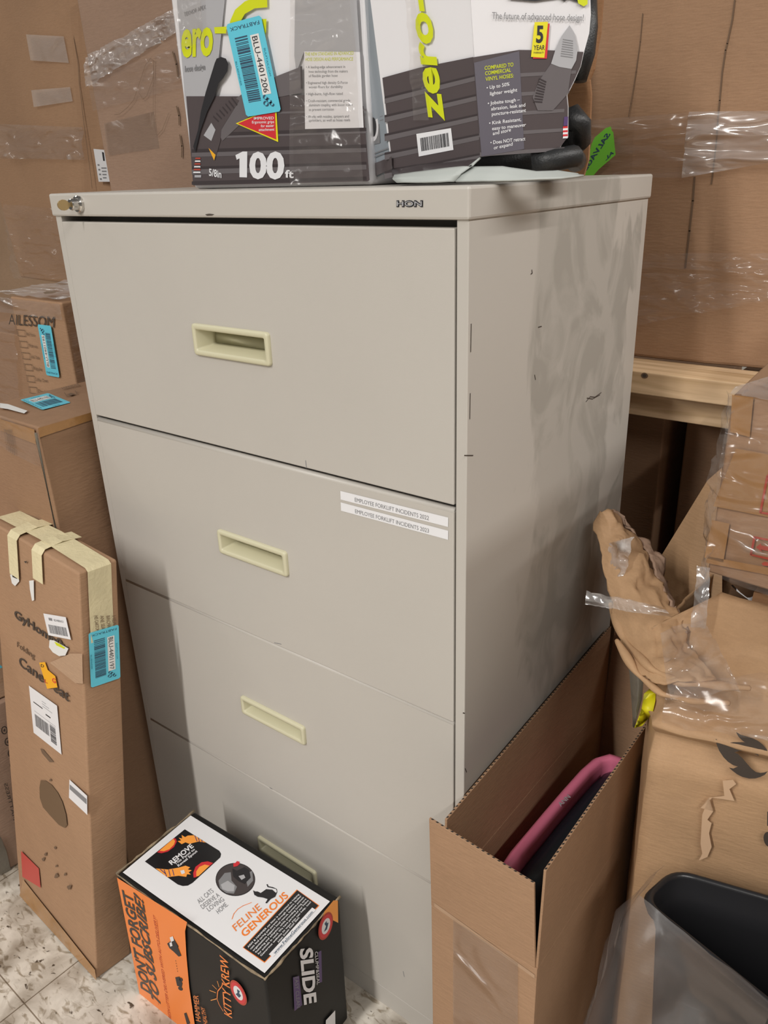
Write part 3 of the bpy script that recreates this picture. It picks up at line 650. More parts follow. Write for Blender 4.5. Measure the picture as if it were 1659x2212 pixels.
# masking tape: along the top, three straps over the edges
def strip(parent, pts, wv, m, name='masking_tape', off=0.0015):
    """strap through 3D points, wv = half-width vector(s)"""
    rows = []
    for i, p_ in enumerate(pts):
        wq = wv[i] if isinstance(wv, list) else wv; rows.append([p_ - wq, p_ + wq])
    o = link(name, [q for r_ in rows for q in r_], [(2 * i, 2 * i + 1, 2 * i + 3, 2 * i + 2) for i in range(len(rows) - 1)], m, None, parent, solid=0)
    sm = o.modifiers.new('thickness', 'SOLIDIFY'); sm.thickness = 0.0006; sm.offset = 0; return o
uT = (TR - TL).normalized(); vT = (TRb - TR).normalized(); up = uT.cross(vT).normalized()
dn = (BR - TR).normalized(); wT = (TRb - TR).length
midL, midR = (TL + TLb) / 2, (TR + TRb) / 2; h0 = up * 0.0085; hn = -npl if npl.dot(CAM - BL) < 0 else npl
e = 0.0016
sideN = uT
strip(cane, [midL + up * .004, (midL + midR) / 2 + h0, midR + up * .003 - uT * .003, midR + sideN * .004 - up * .002, midR + sideN * .0045 + dn * .055, midR + sideN * .006 + dn * .125], vT * wT * 0.30, M['mask'])
for s_, L1 in ((0.30, 0.075), (0.585, 0.055)):
    c0 = TL.lerp(TR, s_); c1 = TLb.lerp(TRb, s_)
    b4 = up * 0.0078
    strip(cane, [c0 + hn * .0045 + dn * L1, c0 + hn * .004 + dn * .004, c0 + up * .005 + vT * .003, (c0 + c1) / 2 + b4 + up * .0016, c1 + up * .006], uT * 0.017, M['mask'])
A = Art(BL, npl, *zz5, base=0.0037)
A.text('GyHomp0y', (115, 860), (545, 1145), (112, 795), M['inkb'], 1, bold=0.03)
A.text('Folding', (135, 1095), (275, 1195), (135, 1050), M['inkf'], 1, bold=0.01)
A.text('Cane Seat', (150, 1240), (548, 1535), (152, 1165), M['inkb'], 1, bold=0.02)
A.build('printing', cane, 'black printed lettering')
for quad, nb, sd in (([(385, 1003), (565, 1040), (345, 830)], 30, 2),):
    A = Art(BL, npl, *zz5, base=0.0044); f = A.quadmap(quad); A.rect(f, 0, 1, 0, 1, M['white']); A.bars(f, .12, .92, .12, .52, nb, M['inkg'], 1, sd); A.rect(f, .2, .36, .72, .84, M['inkg'], 1); A.uvtext(f, '4EE44800AD1', (.42, .72), (.85, .72), (.42, .83), M['inkg'], 1)
    A.build('label', cane, 'small white barcode label')
A = Art(BL, npl, *zz5, base=0.0044); f = A.quadmap([(268, 1780), (490, 1955), (230, 1405)])
A.rect(f, 0, 1, 0, 1, M['white']); A.bars(f, .12, .62, .20, .46, 34, M['inkg'], 1, 4); A.bars(f, .66, .86, .12, .50, 18, M['ink'], 1, 6, True); A.rect(f, .12, .45, .70, .72, M['ink'], 1); A.rect(f, .55, .72, .62, .645, M['ink'], 1); A.rect(f, .12, .88, .52, .526, M['inkg'], 1)
for k in range(3): A.rect(f, .45, .8 - k * .1, .76 + k * .05, .768 + k * .05, M['inkg'], 1)
A.build('shipping_label', cane, 'white shipping label')
zz6 = (1574 / 400, (0, 1650))
A = Art(BL, npl, *zz6, base=0.0044); A.poly([(590, 133), (740, 272), (742, 435), (586, 288)], M['white']); A.poly([(592, 175), (735, 300), (735, 345), (592, 215)], M['inkg'], 1); A.build('label', cane, 'small white label low on the front')
A = Art(BL, npl, *zz6, base=0.0040); A.poly([(178, 740), (330, 890), (345, 1055), (190, 960)], M['redt']); A.build('sticker', cane, 'faded red sticker')
A = Art(BL, npl, *zz5, base=0.0050); A.poly([(312, 1222), (358, 1217), (380, 1280), (440, 1330), (458, 1420), (375, 1430)], M['amber'], 0); A.text('D', (325, 1255), (350, 1262), (325, 1232), M['ink'], 1, bold=.02); A.text('G', (415, 1375), (445, 1388), (415, 1340), M['red'], 1, bold=.02); A.text('L', (355, 1380), (380, 1388), (355, 1352), M['redf'], 1, bold=.02); A.build('sticker', cane, 'torn orange sticker')
A = Art(BL, npl, *zz5, base=0.0046); A.poly([(395, 1040), (430, 1045), (545, 1110), (520, 1165), (470, 1170), (420, 1140), (390, 1100)], M['whitem']); A.poly([(432, 1055), (480, 1075), (520, 1105), (510, 1112), (450, 1085)], M['yel'], 1); A.build('torn_label', cane, 'torn white label remnant')
A = Art(BL, npl, *zz5, base=0.0042)
A.poly([(80, 520), (150, 515), (152, 575), (120, 612), (95, 590)], M['whitem']); A.poly([(95, 520), (135, 535), (135, 555), (100, 540)], M['ink'], 1); A.poly([(232, 570), (268, 565), (272, 725), (255, 730), (238, 640)], M['whitem']); A.build('torn_label', cane, 'white paper remnants under the tape')
A = Art(BL, npl, *zz5, base=0.0036); A.poly([(395, 1222), (560, 1150), (655, 1150), (660, 1390), (600, 1385)], M['card2']); A.poly([(320, 1905), (345, 1915), (430, 2015), (395, 2015), (335, 1945)], M['inkf'], 1); A.poly([(190, 415), (215, 412), (205, 432)], M['inkb'], 1); A.build('tape', cane)
A = Art(BL, npl, *zz6, base=0.0036)
A.poly([(345, 140), (385, 142), (440, 180), (490, 245), (530, 325), (560, 430), (570, 520), (550, 545), (500, 520), (430, 445), (365, 370), (338, 290), (335, 200)], mat('grey_stain', (0.155, 0.095, 0.05), 0.85))
for cx, cy, r in ((428, 138, 14), (468, 715, 13), (388, 768, 15), (368, 812, 17), (478, 868, 12), (478, 950, 22), (553, 938, 13), (588, 1050, 24)):
    A.cut('stain', cane, 'dark stain'); A.poly([(cx + r * .7 * math.cos(a) * (1 + .4 * math.sin(a * 3 + cx)), cy + r * math.sin(a) * (1 + .3 * math.cos(a * 2 + cy))) for a in [i * math.pi / 5 for i in range(10)]], M['inkf'], 1)
A.build('stain', cane, 'dark stain')
# side face of that carton
npr = (BRb - BR).cross(TR - BR).normalized()
A = Art(BR, npr, *zz5, base=0.0037)
for i, s_ in enumerate(('HIS CARTON', 'ANE SEAT', 'BROWN', 'HEAVY')):
    x = 752 + i * 47; A.text(s_, (x, 850), (x + 12, 975), (x + 30, 845), M['inkf'], 1)
A.build('printing', cane, 'small lettering on the narrow side')
cyan_sticker(BR, npr, [(705, 988), (945, 918), (725, 1424)], *zz5, 'BLU-4401197', cane, 0.0045, 'cyan barcode sticker')
tape(cane, BL, npl, [(42, 1935), (50, 1900), (205, 2095), (208, 2118)], M['tape'], 0.0035)

# ------------------------------------------------------------------ tall carton with sticker on its top
Bq = rect_pts(-1.012, -0.083, 0.0, .217, .50, 0.0); Bq[1] = V(-0.792, -0.083, 0); Bq[2] = V(-0.80, .40, 0); Bq[3] = V(-1.02, .40, 0)
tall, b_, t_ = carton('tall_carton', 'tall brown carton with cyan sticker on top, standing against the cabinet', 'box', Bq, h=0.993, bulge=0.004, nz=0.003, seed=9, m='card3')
Pz = V(0, 0, 0.993)
zz4 = (1037 / 300, (0, 580))
cyan_sticker(Pz, (0, 0, 1), [(315, 1055), (150, 980), (530, 1000)], *zz4, 'BLU-4401196', tall, 0.0045, 'cyan barcode sticker lying on the top')
A = Art(Pz, (0, 0, 1), *zz4, base=0.0045)
A.poly([(0, 1005), (60, 1012), (205, 1062), (180, 1082), (60, 1050), (0, 1040)], M['whitem'])  # flat white patch paints the glare at this corner
A.build('label', tall, 'white glare painted on the near corner')
A = Art(Pz, (0, 0, 1), *zz4, base=0.0045)
A.text('HANDLE', (470, 900), (600, 870), (455, 888), M['inkf'], 1); A.stroke([(480, 925), (500, 955), (575, 935), (560, 910)], .0012, M['inkf']); A.poly([(500, 940), (530, 928), (560, 935), (530, 950)], M['inkf'], 1)
A.build('printing', tall, 'faint printed marks on the top')
fr = V(-1.012, -0.086, 0); nfr = (Bq[1] - Bq[0]).cross(V(0, 0, 1))
A = Art(Bq[0], nfr, *zz4, base=0.0045)
for i in range(5): A.text('WWHIIN TIAL', (25 + i * 13, 1200), (50 + i * 14, 1360 + i * 10), (35 + i * 13, 1198), M['inkf'], 1)
A.build('printing', tall, 'faint small print on the front')
tape(tall, Bq[0], nfr, [(0, 905), (74, 928), (78, 960), (0, 930)], M['tape'], 0.003)
nrs = (Bq[2] - Bq[1]).cross(V(0, 0, 1))
tape(tall, Bq[1], nrs, [(82, 925), (200, 890), (205, 905), (86, 945)], M['tape'], 0.004)
# dark glued edge
em = MB(); em.tube([V(-.791, -.0895, .985), V(-.790, -.0905, .7), V(-.791, -.09, .4), V(-.792, -.089, 0.01)], [.0025, .0032, .004, .003], 8); em.build('glued_edge', M['tapeg'], tall)
film(tall, Bq[0], nfr, [(0, 890), (92, 935), (100, 1010), (0, 960)], M['wrapc'], 0.006, 0.002, 40, 4, (16, 10))

# ------------------------------------------------------------------ carton with checkbox print
x1 = -1.064; yA = 0.16
tlp, trp = onp(0, 641, 1, yA), onp(136, 655, 1, yA)
Bq = [V(-1.262, yA, 0), V(x1, yA, 0), V(x1 - .004, yA + .20, 0), V(-1.265, yA + .20, 0)]
ail, b_, t_ = carton('checkbox_carton', 'brown carton with large black capital lettering and a column of printed checkboxes', 'box', Bq, h=1.146, bulge=0.002, nz=0.002, seed=12, m='card')
zz7 = (1659 / 260, (0, 580))
A = Art(V(0, yA, 0), (0, -1, 0), *zz7, base=0.0026)
A.text('AILESSOM', (120, 770), (745, 815), (118, 620), M['inkb'], 1, bold=0.0)
for i, s_ in enumerate(('Bed Frame', 'Mattress', 'Sofa Table', 'Ripple', 'Coffee / Covers', 'Desk')):
    x = 230 + i * 33; y = 840 + i * 158
    A.stroke([(x, y), (x + 105, y + 10), (x + 118, y + 95), (x + 15, y + 85), (x, y)], 0.0013, M['inkf'], 1)
    A.text(s_, (x + 130, y + 78), (x + (300 if i == 4 else 250), y + 100), (x + 122, y + 30), M['inkf'], 1)
A.build('printing', ail, 'black printed lettering and checkboxes')
cyan_sticker(V(0, yA, 0), (0, -1, 0), [(820, 1503), (640, 1470), (700, 790)], *zz7, 'BLU-4401195', ail, 0.0055, 'cyan barcode sticker')
film(ail, V(0, yA, 0), (0, -1, 0), [(0, 640), (138, 656), (142, 690), (0, 672)], M['wrap'], 0.006, 0.003, 45, 5, (24, 8))
film(ail, V(x1, 0, 0), (1, 0, 0), [(138, 660), (165, 662), (190, 825), (165, 825)], M['wrapc'], 0.005, 0.003, 30, 6, (10, 24))
# film over the top
sheet('stretch_wrap', [[V(-1.32, yA - .004, 1.150), V(-1.06, yA - .004, 1.150)], [V(-1.32, yA + .2, 1.156), V(-1.06, yA + .2, 1.156)]], M['wrapw'], ail, nz=0.004, sc=18, sub=(30, 20), ridge=True, seed=2)
A = Art(V(0, 0, 1.15), (0, 0, 1), *zz7, base=0.012); A.poly([(595, 330), (640, 312), (760, 308), (785, 325), (720, 345), (620, 352)], M['tapeg']); A.build('strap_mark', ail, 'dark mark on the wrapped top')

# ------------------------------------------------------------------ dark wrapped carton left of it
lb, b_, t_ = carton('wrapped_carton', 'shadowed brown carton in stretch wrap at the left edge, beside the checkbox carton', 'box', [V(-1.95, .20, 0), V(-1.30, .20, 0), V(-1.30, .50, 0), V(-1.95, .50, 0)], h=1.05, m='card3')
film(lb, V(0, .20, 0), (0, -1, 0), [(-40, 700), (40, 690), (60, 980), (-40, 1000)], M['wrapc'], .008, .006, 14, 7, (20, 30))
# carton at the far-left floor, behind the leaning one
q0, q1 = onp(0, 1890, 2, 0), onp(44, 1864, 2, 0)
dd = (q1 - q0).normalized(); a0 = q0 - dd * .35; a1 = q1 + dd * .12; nn_ = V(-dd.y, dd.x, 0)
if nn_.x > 0: nn_ = -nn_
mat_c, b_, t_ = carton('mattress_carton', 'brown carton with handling symbols and black capitals, at bottom left edge behind leaning carton', 'box', [a0, a1, a1 + nn_ * .3, a0 + nn_ * .3], h=0.40, m='cardg', bulge=.003, seed=15)
zt8 = (322 / 80, (0, 1350)); nm_ = dd.cross(V(0, 0, 1))
A = Art(a0, nm_, *zt8, base=0.0045)
for cx, cy in ((38, 915), (68, 1015), (95, 1115), (112, 1215)):
    ci = [(cx + 24 * math.cos(t * math.pi / 8), cy + 32 * math.sin(t * math.pi / 8)) for t in range(17)]; A.stroke(ci, 0.002, M['inkb'], 1); A.poly([(cx - 10, cy + 8), (cx, cy - 15), (cx + 10, cy - 5), (cx + 6, cy + 14)], M['inkb'], 1)
A.text('MATTRESS', (115, 1700), (35, 1380), (145, 1690), M['inkb'], 1)
A.build('printing', mat_c, 'black printing on the side')
A = Art(a0, nm_, *zt8, base=0.0045); A.poly([(-20, 1820), (10, 1850), (60, 1980), (95, 2130), (0, 2175), (-30, 2190)], M['tapeg']); A.build('tape', mat_c, 'dark wrap along the bottom')
ub = onp(0, 1500, 1, 0)
lb2, b_, t_ = carton('low_carton', 'brown carton with a cyan sticker corner, stacked at the left edge behind leaning carton', 'box', [p_ + V(0, 0, .402) - nn_ * -.01 for p_ in (a0, a1, a1 + nn_ * .26, a0 + nn_ * .26)], h=0.34, m='card2', bulge=.003, seed=16)
film(lb2, a0, nm_, [(-20, 1440), (40, 1455), (40, 1490), (-20, 1480)], M['wrapc'], .01, .003, 20, 7, (12, 8))
A = Art(a0 + nn_ * -.003, nm_, *zt8, base=0.006); A.poly([(-10, 345), (5, 350), (22, 368), (-10, 385)], M['cyan']); A.build('sticker', lb2, 'corner of a cyan sticker')

# ================================================================== BACKGROUND LEFT: wrapped cartons
yb = 0.80
x0b = onp(20, 300, 1, yb).x; z0b = 1.055
bl = onp(45, 606, 1, yb)
def facets(parent, y, px_top, px_bot, ys, m, name='body', back=0.5, z0=None, z1=2.1):
    """front of a big sagging carton: vertical creases at picture columns, each at its own depth"""
    pts = []
    for (pt, pb, dy) in zip(px_top, px_bot, ys):
        a = onp(*pt, 1, y + dy); b_ = onp(*pb, 1, y + dy)
        k = (z1 - b_.z) / (a.z - b_.z); top = b_.lerp(a, k); k0 = (z0 - b_.z) / (a.z - b_.z); bot = b_.lerp(a, k0); pts.append((bot, top))
    n = len(pts); vs = [p_[0] for p_ in pts] + [p_[1] for p_ in pts]
    vs += [p_[0] + V(0, back, 0) for p_ in pts] + [p_[1] + V(0, back, 0) for p_ in pts]
    fs = []
    for i in range(n - 1):
        fs += [(i, i + 1, n + i + 1, n + i), (2 * n + i + 1, 2 * n + i, 3 * n + i, 3 * n + i + 1), (n + i, n + i + 1, 3 * n + i + 1, 3 * n + i), (i + 1, i, 2 * n + i, 2 * n + i + 1)]
    fs += [(0, n, 3 * n, 2 * n), (n - 1, 3 * n - 1, 4 * n - 1, 2 * n - 1)]
    return link(name, vs, fs, m, None, parent, bevel=0.006, smooth=False)
fc = thing('large_carton', 'large wrapped brown carton at top left, standing behind the checkbox carton', 'box', (-2.0, 1.0, z0b))
facets(fc, yb, [(-120, 0), (42, 0), (150, 0), (172, 0), (250, 0)], [(46, 606), (100, 606), (190, 606), (205, 606), (320, 606)], [0.02, 0.0, -0.012, 0.0, 0.03], M['card'], z0=z0b)
film(fc, V(0, yb, 0), (0, -1, 0), [(8, 268), (190, 275), (200, 345), (18, 342)], M['wrap'], .02, .010, 9, 1, (50, 24), stretch=(.5, 1, 1.6))
film(fc, V(0, yb, 0), (0, -1, 0), [(25, 440), (150, 450), (160, 600), (45, 600)], M['wrapc'], .022, .014, 10, 2, (44, 40), stretch=(.6, 1, 1.6))
zz3 = (1498 / 420, (0, 0))
A = Art(V(0, yb, 0), (0, -1, 0), *zz3, base=0.016)
A.poly([(200, 265), (490, 280), (530, 485), (235, 465)], M['ctape_glare']); A.cut('tape', fc, 'upper clear tape patch'); A.poly([(240, 695), (540, 670), (560, 780), (260, 825)], M['ctape_glare']); A.build('tape', fc, 'lower clear tape patch')
A = Art(V(0, yb, 0), (0, -1, 0), *zz3, base=0.006)
A.poly([(720, 1147), (860, 1160), (890, 1400), (760, 1400)], M['white']); A.poly([(785, 1170), (800, 1175), (808, 1240), (795, 1240)], M['ink'], 1)
for i in range(4): A.poly([(750 + i * 6, 1265 + i * 36), (765 + i * 6, 1265 + i * 36), (768 + i * 6, 1278 + i * 36), (753 + i * 6, 1278 + i * 36)], M['inkg'], 1); A.poly([(780 + i * 4, 1290 + i * 25), (820, 1290 + i * 25), (822, 1300 + i * 25), (782 + i * 4, 1300 + i * 25)], M['inkg'], 1)
A.build('label', fc, 'white label at the right of the carton')
A = Art(V(0, yb, 0), (0, -1, 0), *zz3, base=0.010); A.stroke([(545, 60), (560, 240), (600, 480), (610, 640), (640, 900), (660, 1050), (690, 1280), (710, 1450)], .0022, M['inkf'], 0); A.build('crease', fc)
# right carton behind the cabinet
yr_ = 0.53
rc = thing('large_carton', 'large brown carton with diagonal crinkled wrap, behind the left hose box', 'box', (-1.0, .8, 0))
facets(rc, yr_, [(165, 0), (420, 0), (640, 0)], [(237, 405), (440, 405), (650, 405)], [0, -.008, .01], M['cardg'], z0=0.0, z1=1.98, back=.26)
film(rc, V(0, yr_, 0), (0, -1, 0), [(188, 125), (400, 12), (400, 66), (196, 188)], M['wrapw'], .008, .006, 34, 8, (80, 30))
film(rc, V(0, yr_, 0), (0, -1, 0), [(196, 170), (400, 100), (400, 190), (208, 240)], M['wrapc'], .006, .004, 16, 9, (50, 24))
A = Art(V(0, yr_, 0), (0, -1, 0), *zz3, base=0.010)
A.stroke([(880, 885), (920, 880), (980, 830), (1030, 770), (1080, 620), (1120, 500), (1160, 450), (1185, 470), (1180, 600), (1130, 740), (1100, 765), (1075, 720)], .0008, M['inkf'], 0)
A.stroke([(1185, 470), (1180, 700), (1180, 850), (1190, 980), (1210, 1045), (1250, 1000), (1300, 870)], .0008, M['inkf'], 0)
A.cut('pen_scribble', rc, 'thin pen scribble')
for a, b_, c_, d2 in ((1330, 400, 1370, 590), (1360, 820, 1380, 960), (1385, 1040, 1400, 1210)): A.stroke([(a, b_), ((a + c_) / 2 + 8, (b_ + d2) / 2), (c_, d2)], .004, M['inkf'], 0).cut('rub_mark', rc, 'dark rub mark')
A = Art(V(0, yr_, 0), (0, -1, 0), *zz3, base=0.004); A.poly([(800, 950), (1440, 800), (1470, 1110), (830, 1200)], M['ctape']); A.build('tape', rc)
# pale carton at far left edge
pc, b_, t_ = carton('pale_carton', 'pale brown carton at the left edge behind the large wrapped carton', 'box', [V(-4.8, 1.5, 0), V(-3.0, 1.5, 0), V(-3.0, 1.9, 0), V(-4.8, 1.9, 0)], h=1.95, m='card2')

# ================================================================== BACKGROUND RIGHT: big carton on timber
yt = 0.55
tb = thing('crate_timber', 'pale knotty pine lumber board behind the cabinet on the right', 'lumber', (0.1, yt + .045, 1.01), 'crate lumber')
MB().box(-0.5, 0.66, yt, yt + .094, 1.0125, 1.0505).build('board', M['wood'], tb, bevel=.002)
A = Art(V(0, yt, 0), (0, -1, 0), 1161 / 399, (1260, 740), .0006)
A.ell(A.quadmap([(385, 208), (405, 210), (385, 188)]), 0, 0, 1.1, .9, M['inkf'], 0); A.ell(A.quadmap([(385, 208), (395, 209), (385, 198)]), 0, 0, 1.2, 1, M['inkb'], 1)
A.build('knot', tb, 'dark round knot')
tb2 = thing('crate_timber', 'shadowed lumber board directly under the pale pine board', 'lumber', (0.1, yt + .1, .97), 'crate lumber')
MB().box(-0.5, 0.66, yt + .045, yt + .094, 0.962, 1.0118).build('board', M['wood'], tb2, bevel=.002)
for xx in (-0.42, 0.55):
    cpx = MB().box(xx, xx + .09, yt + .02, yt + .105, 0, .9715).build('crate_post', M['wood'], None, bevel=.002); cpx['label'] = 'upright lumber post of the crate hidden ' + ('behind the cabinet' if xx < 0 else 'behind the right-hand cartons'); cpx['category'] = 'post'
yc = 0.648
bc_ = thing('large_carton', 'large brown carton with white stretch-wrap bands, resting on the pine lumber', 'box', (0.2, .9, 1.0515))
facets(bc_, yc, [(1150, 0), (1386, 0), (1455, 0), (1592, 0), (1900, 0)], [(1120, 760), (1342, 760), (1420, 760), (1520, 760), (1800, 760)], [0.03, 0.0, -0.0015, 0.0, 0.02], M['card'], z0=1.0515, z1=1.95)
z5 = (1159 / 419, (1240, 0)); Pc = V(0, yc, 0)
film(bc_, Pc, (0, -1, 0), [(1495, 242), (1700, 240), (1700, 345), (1480, 384)], M['wrapw'], .012, .007, 16, 11, (60, 40), stretch=(.35, 1, 2.2))
film(bc_, Pc, (0, -1, 0), [(1250, 262), (1500, 243), (1482, 384), (1250, 380)], M['wrapc'], .010, .006, 14, 12, (50, 30), stretch=(.35, 1, 2.2))
film(bc_, Pc, (0, -1, 0), [(1388, 545), (1700, 545), (1700, 640), (1380, 700)], M['wrapc'], .012, .008, 22, 13, (90, 44), stretch=(.6, 1, 1.7))
A = Art(Pc, (0, -1, 0), *z5, base=.0022)
A.stroke([(960, 0), (945, 120), (915, 260), (905, 300), (885, 430), (870, 600), (860, 700), (850, 850), (820, 1100)], .0022, M['inkf'], 0)
A.stroke([(720, 1060), (710, 1200), (690, 1380), (665, 1600)], .0030, M['inkf'], 0); A.stroke([(410, 80), (395, 250), (370, 430), (340, 620), (325, 700)], .0014, M['inkf'], 0)
A.build('crease', bc_, 'dark vertical crease lines')
# green sticker stuck to that carton
A = Art(Pc, (0, -1, 0), 1106 / 200, (1200, 0), base=.020)
A.poly([(600, 1530), (660, 1510), (672, 1560), (690, 1580), (700, 1680), (718, 1850), (520, 2020), (440, 2110), (330, 2105), (400, 1850), (430, 1720), (470, 1640)], M['green'])
A.text('SALVAGE', (660, 1600), (370, 2040), (600, 1590), M['navy'], 1, bold=0.03)
A.text('AL', (700, 1830), (600, 1920), (690, 1790), M['navy'], 1, bold=0.03)
A.build('sticker', bc_, 'torn green sticker reading SALVAGE')
# dark cartons under the timber
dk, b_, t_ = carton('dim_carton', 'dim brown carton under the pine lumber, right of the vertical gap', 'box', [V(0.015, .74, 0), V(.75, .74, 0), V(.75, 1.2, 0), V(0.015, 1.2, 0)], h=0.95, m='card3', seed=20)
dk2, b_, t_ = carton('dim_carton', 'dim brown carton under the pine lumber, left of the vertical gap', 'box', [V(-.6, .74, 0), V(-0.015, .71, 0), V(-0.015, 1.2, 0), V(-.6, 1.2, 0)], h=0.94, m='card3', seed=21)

# ================================================================== RIGHT: arrow carton on crushed kraft parcel
# kraft parcel
kp = thing('kraft_parcel', 'large crushed kraft-paper parcel with black flame emblem, beside the open carton', 'parcel', (.55, .35, 0))
foot = [V(.19, .50, 0), V(.178, .36, 0), V(.176, .20, 0), V(.2145, .103, 0), V(.34, .132, 0), V(.50, .171, 0), V(.66, .208, 0)]
zl = [0, .15, .3, .45, .58, .66, .70, .725, .745, .77, .80, .832]
rows = []
for iz, z_ in enumerate(zl):
    row = []
    for k, f_ in enumerate(foot):
        p_ = V(f_.x, f_.y, z_)
        if k >= 3:
            if z_ > .735: p_.y += (z_ - .735) * (1.9 if k == 3 else 1.55 if k == 4 else 1.0)
            if z_ > .735 and k == 3: p_.x += .015
            if 0.69 < z_ < .75: p_.y += (.018 if iz % 2 == 0 else -.006)
        else:
            p_.z = z_ * (0.97 if k == 2 else 0.95)
        row.append(p_)
    rows.append(row)
kbody = sheet('body', rows, M['kraft'], kp, thick=0.003, nz=0.007, sc=9, seed=5, amp_dir=(-.2, -1, 0), sub=(9, 6), ridge=True, stretch=(.45, 1, 1.9), ampf=lambda p_: .2 if p_.z < .695 else (.2 + (p_.z - .695) * 60 if p_.z < .73 else 2.2 if p_.z < .81 else 1.2))
MB().hexa([V(.24, .18, 0), V(.66, .30, 0), V(.66, .5, 0), V(.24, .5, 0)], [V(.26, .32, .825), V(.66, .38, .825), V(.66, .5, .83), V(.26, .5, .83)]).build('filling', M['inner'], kp)
Pk = V(.2145, .103, 0); nk = V(-(.098 - .103), -(.34 - .2145) , 0)
nk = (V(.85, .255, 0) - V(.2145, .103, 0)).cross(V(0, 0, 1))
zk = (1100 / 179, (1480, 1540))
A = Art(Pk, nk, *zk, base=.010)
A.poly([(405, 343), (430, 362), (470, 385), (530, 403), (580, 400), (640, 388), (720, 388), (795, 390), (760, 368), (715, 325), (690, 285), (675, 252), (740, 290), (820, 312), (900, 338), (970, 372), (1030, 420), (1080, 480), (1110, 540), (1080, 520), (1040, 492), (990, 482), (940, 488), (905, 500), (950, 530), (985, 575), (930, 550), (880, 520), (800, 502), (720, 505), (650, 525), (700, 545), (760, 600), (820, 670), (880, 740), (940, 785), (1000, 797), (1050, 790), (1095, 775), (1060, 820), (1000, 850), (930, 870), (850, 872), (760, 850), (690, 815), (630, 770), (580, 725), (640, 738), (700, 712), (640, 695), (570, 650), (510, 590), (450, 500), (415, 410)], M['inkb'])
A.cut('emblem', kp, 'black flame emblem'); A.poly([(1090, 1310), (1110, 1310), (1110, 1500), (1088, 1500)], M['inkb']); A.ell(A.quadmap([(1110, 1680), (1180, 1700), (1110, 1590)]), 0, 0, 1.0, 1.1, M['inkb'])
A.build('printing', kp, 'black lettering cut by the frame edge')
A = Art(Pk, nk, 1087 / 399, (1260, 1400), base=.010)
A.poly([(690, 940), (760, 880), (860, 895), (890, 900), (860, 830), (900, 800), (880, 775), (820, 780), (830, 870), (740, 880), (700, 980), (695, 1060), (690, 1150), (700, 1210), (680, 1250), (730, 1230), (755, 1170), (740, 1090), (755, 1030), (730, 1010), (765, 960)], mat('torn_paper', (.60, .40, .25), .9)); A.build('torn_edge', kp, 'torn pale paper edge')
# grey tape, yellow sticker on the left slope
def drape(name, target, pts, m, parent, off=.003, yf=.14):
    """sticker or tape following the surface it is stuck on"""
    from mathutils.bvhtree import BVHTree
    me = target.data; T_ = BVHTree.FromPolygons([v.co for v in me.vertices], [tuple(p_.vertices) for p_ in me.polygons])
    out = []
    for x, y in pts:
        d = ray(x, y).normalized(); h = T_.ray_cast(CAM, d)
        p_ = h[0] if h[0] is not None and abs(h[0].y - yf) < .09 else onp(x, y, 1, yf)
        out.append(p_ - d * off)
    n = len(out) // 2
    o = link(name, out, [(2 * i, 2 * i + 1, 2 * i + 3, 2 * i + 2) for i in range(n - 1)], m, None, parent, smooth=True)
    sm = o.modifiers.new('thickness', 'SOLIDIFY'); sm.thickness = .0006; sm.offset = 0; return o
def kz(pts): return [(1260 + x * .367, 1400 + y * .367) for x, y in pts]
drape('tape', kbody, kz([(262, 80), (352, 70), (272, 150), (356, 140), (278, 230), (352, 220), (284, 310), (346, 300), (290, 400), (322, 390), (290, 460), (300, 470)]), M['tapeg'], kp, .004, .17)
drape('sticker', kbody, kz([(400, 232), (427, 203), (357, 270), (426, 262), (352, 310), (424, 310), (343, 355), (410, 370), (325, 410), (380, 415), (302, 470), (345, 458)]), M['yel2'], kp, .008, .15)['label'] = 'bright yellow sticker'
# raised torn flap
LR = [((1296, 1106), (1312, 1104), .33), ((1284, 1128), (1362, 1160), .325), ((1300, 1180), (1400, 1212), .30), ((1296, 1240), (1424, 1268), .27), ((1322, 1320), (1452, 1322), .23), ((1338, 1400), (1478, 1376), .19), ((1362, 1445), (1500, 1430), .145), ((1400, 1480), (1540, 1475), .115)]
rows = []
for (l, r_, y_) in LR:
    row = []
    for k in range(6):
        u = k / 5; px = l[0] + (r_[0] - l[0]) * u; py = l[1] + (r_[1] - l[1]) * u
        row.append(onp(px, py, 1, y_ - .018 * math.sin(u * math.pi) + .02 * (u - .5)))
    rows.append(row)
sheet('flap', rows, M['kraft'], kp, thick=.003, nz=.009, sc=18, seed=2, sub=(8, 8), ridge=True, stretch=(1.5, 1, .35))['label'] = 'raised torn corner flap'
rows2 = [[onp(1312 + 2, 1106, 1, .345), onp(1330, 1112, 1, .35)], [onp(1362, 1158, 1, .34), onp(1385, 1165, 1, .345)], [onp(1398, 1210, 1, .315), onp(1432, 1215, 1, .33)], [onp(1422, 1268, 1, .28), onp(1440, 1290, 1, .30)], [onp(1450, 1322, 1, .24), onp(1462, 1330, 1, .25)], [onp(1476, 1376, 1, .20), onp(1484, 1372, 1, .21)]]
sheet('torn_layer', rows2, M['cardg'], kp, thick=.003, nz=.010, sc=40, seed=3, sub=(6, 8), ridge=True)['label'] = 'torn corrugated layers'
film(kp, V(0, .22, 0), (0, -1, 0), [(1300, 1245), (1460, 1275), (1480, 1300), (1300, 1272)], M['wrapw'], .05, .004, 40, 21, (24, 8))
sheet('stretch_wrap', [[onp(1318, 1175, 1, .29), onp(1372, 1160, 1, .28)], [onp(1322, 1220, 1, .27), onp(1360, 1225, 1, .255)], [onp(1330, 1250, 1, .26), onp(1345, 1245, 1, .25)]], M['wrapw'], kp, nz=.006, sc=40, sub=(12, 12), ridge=True, seed=4)
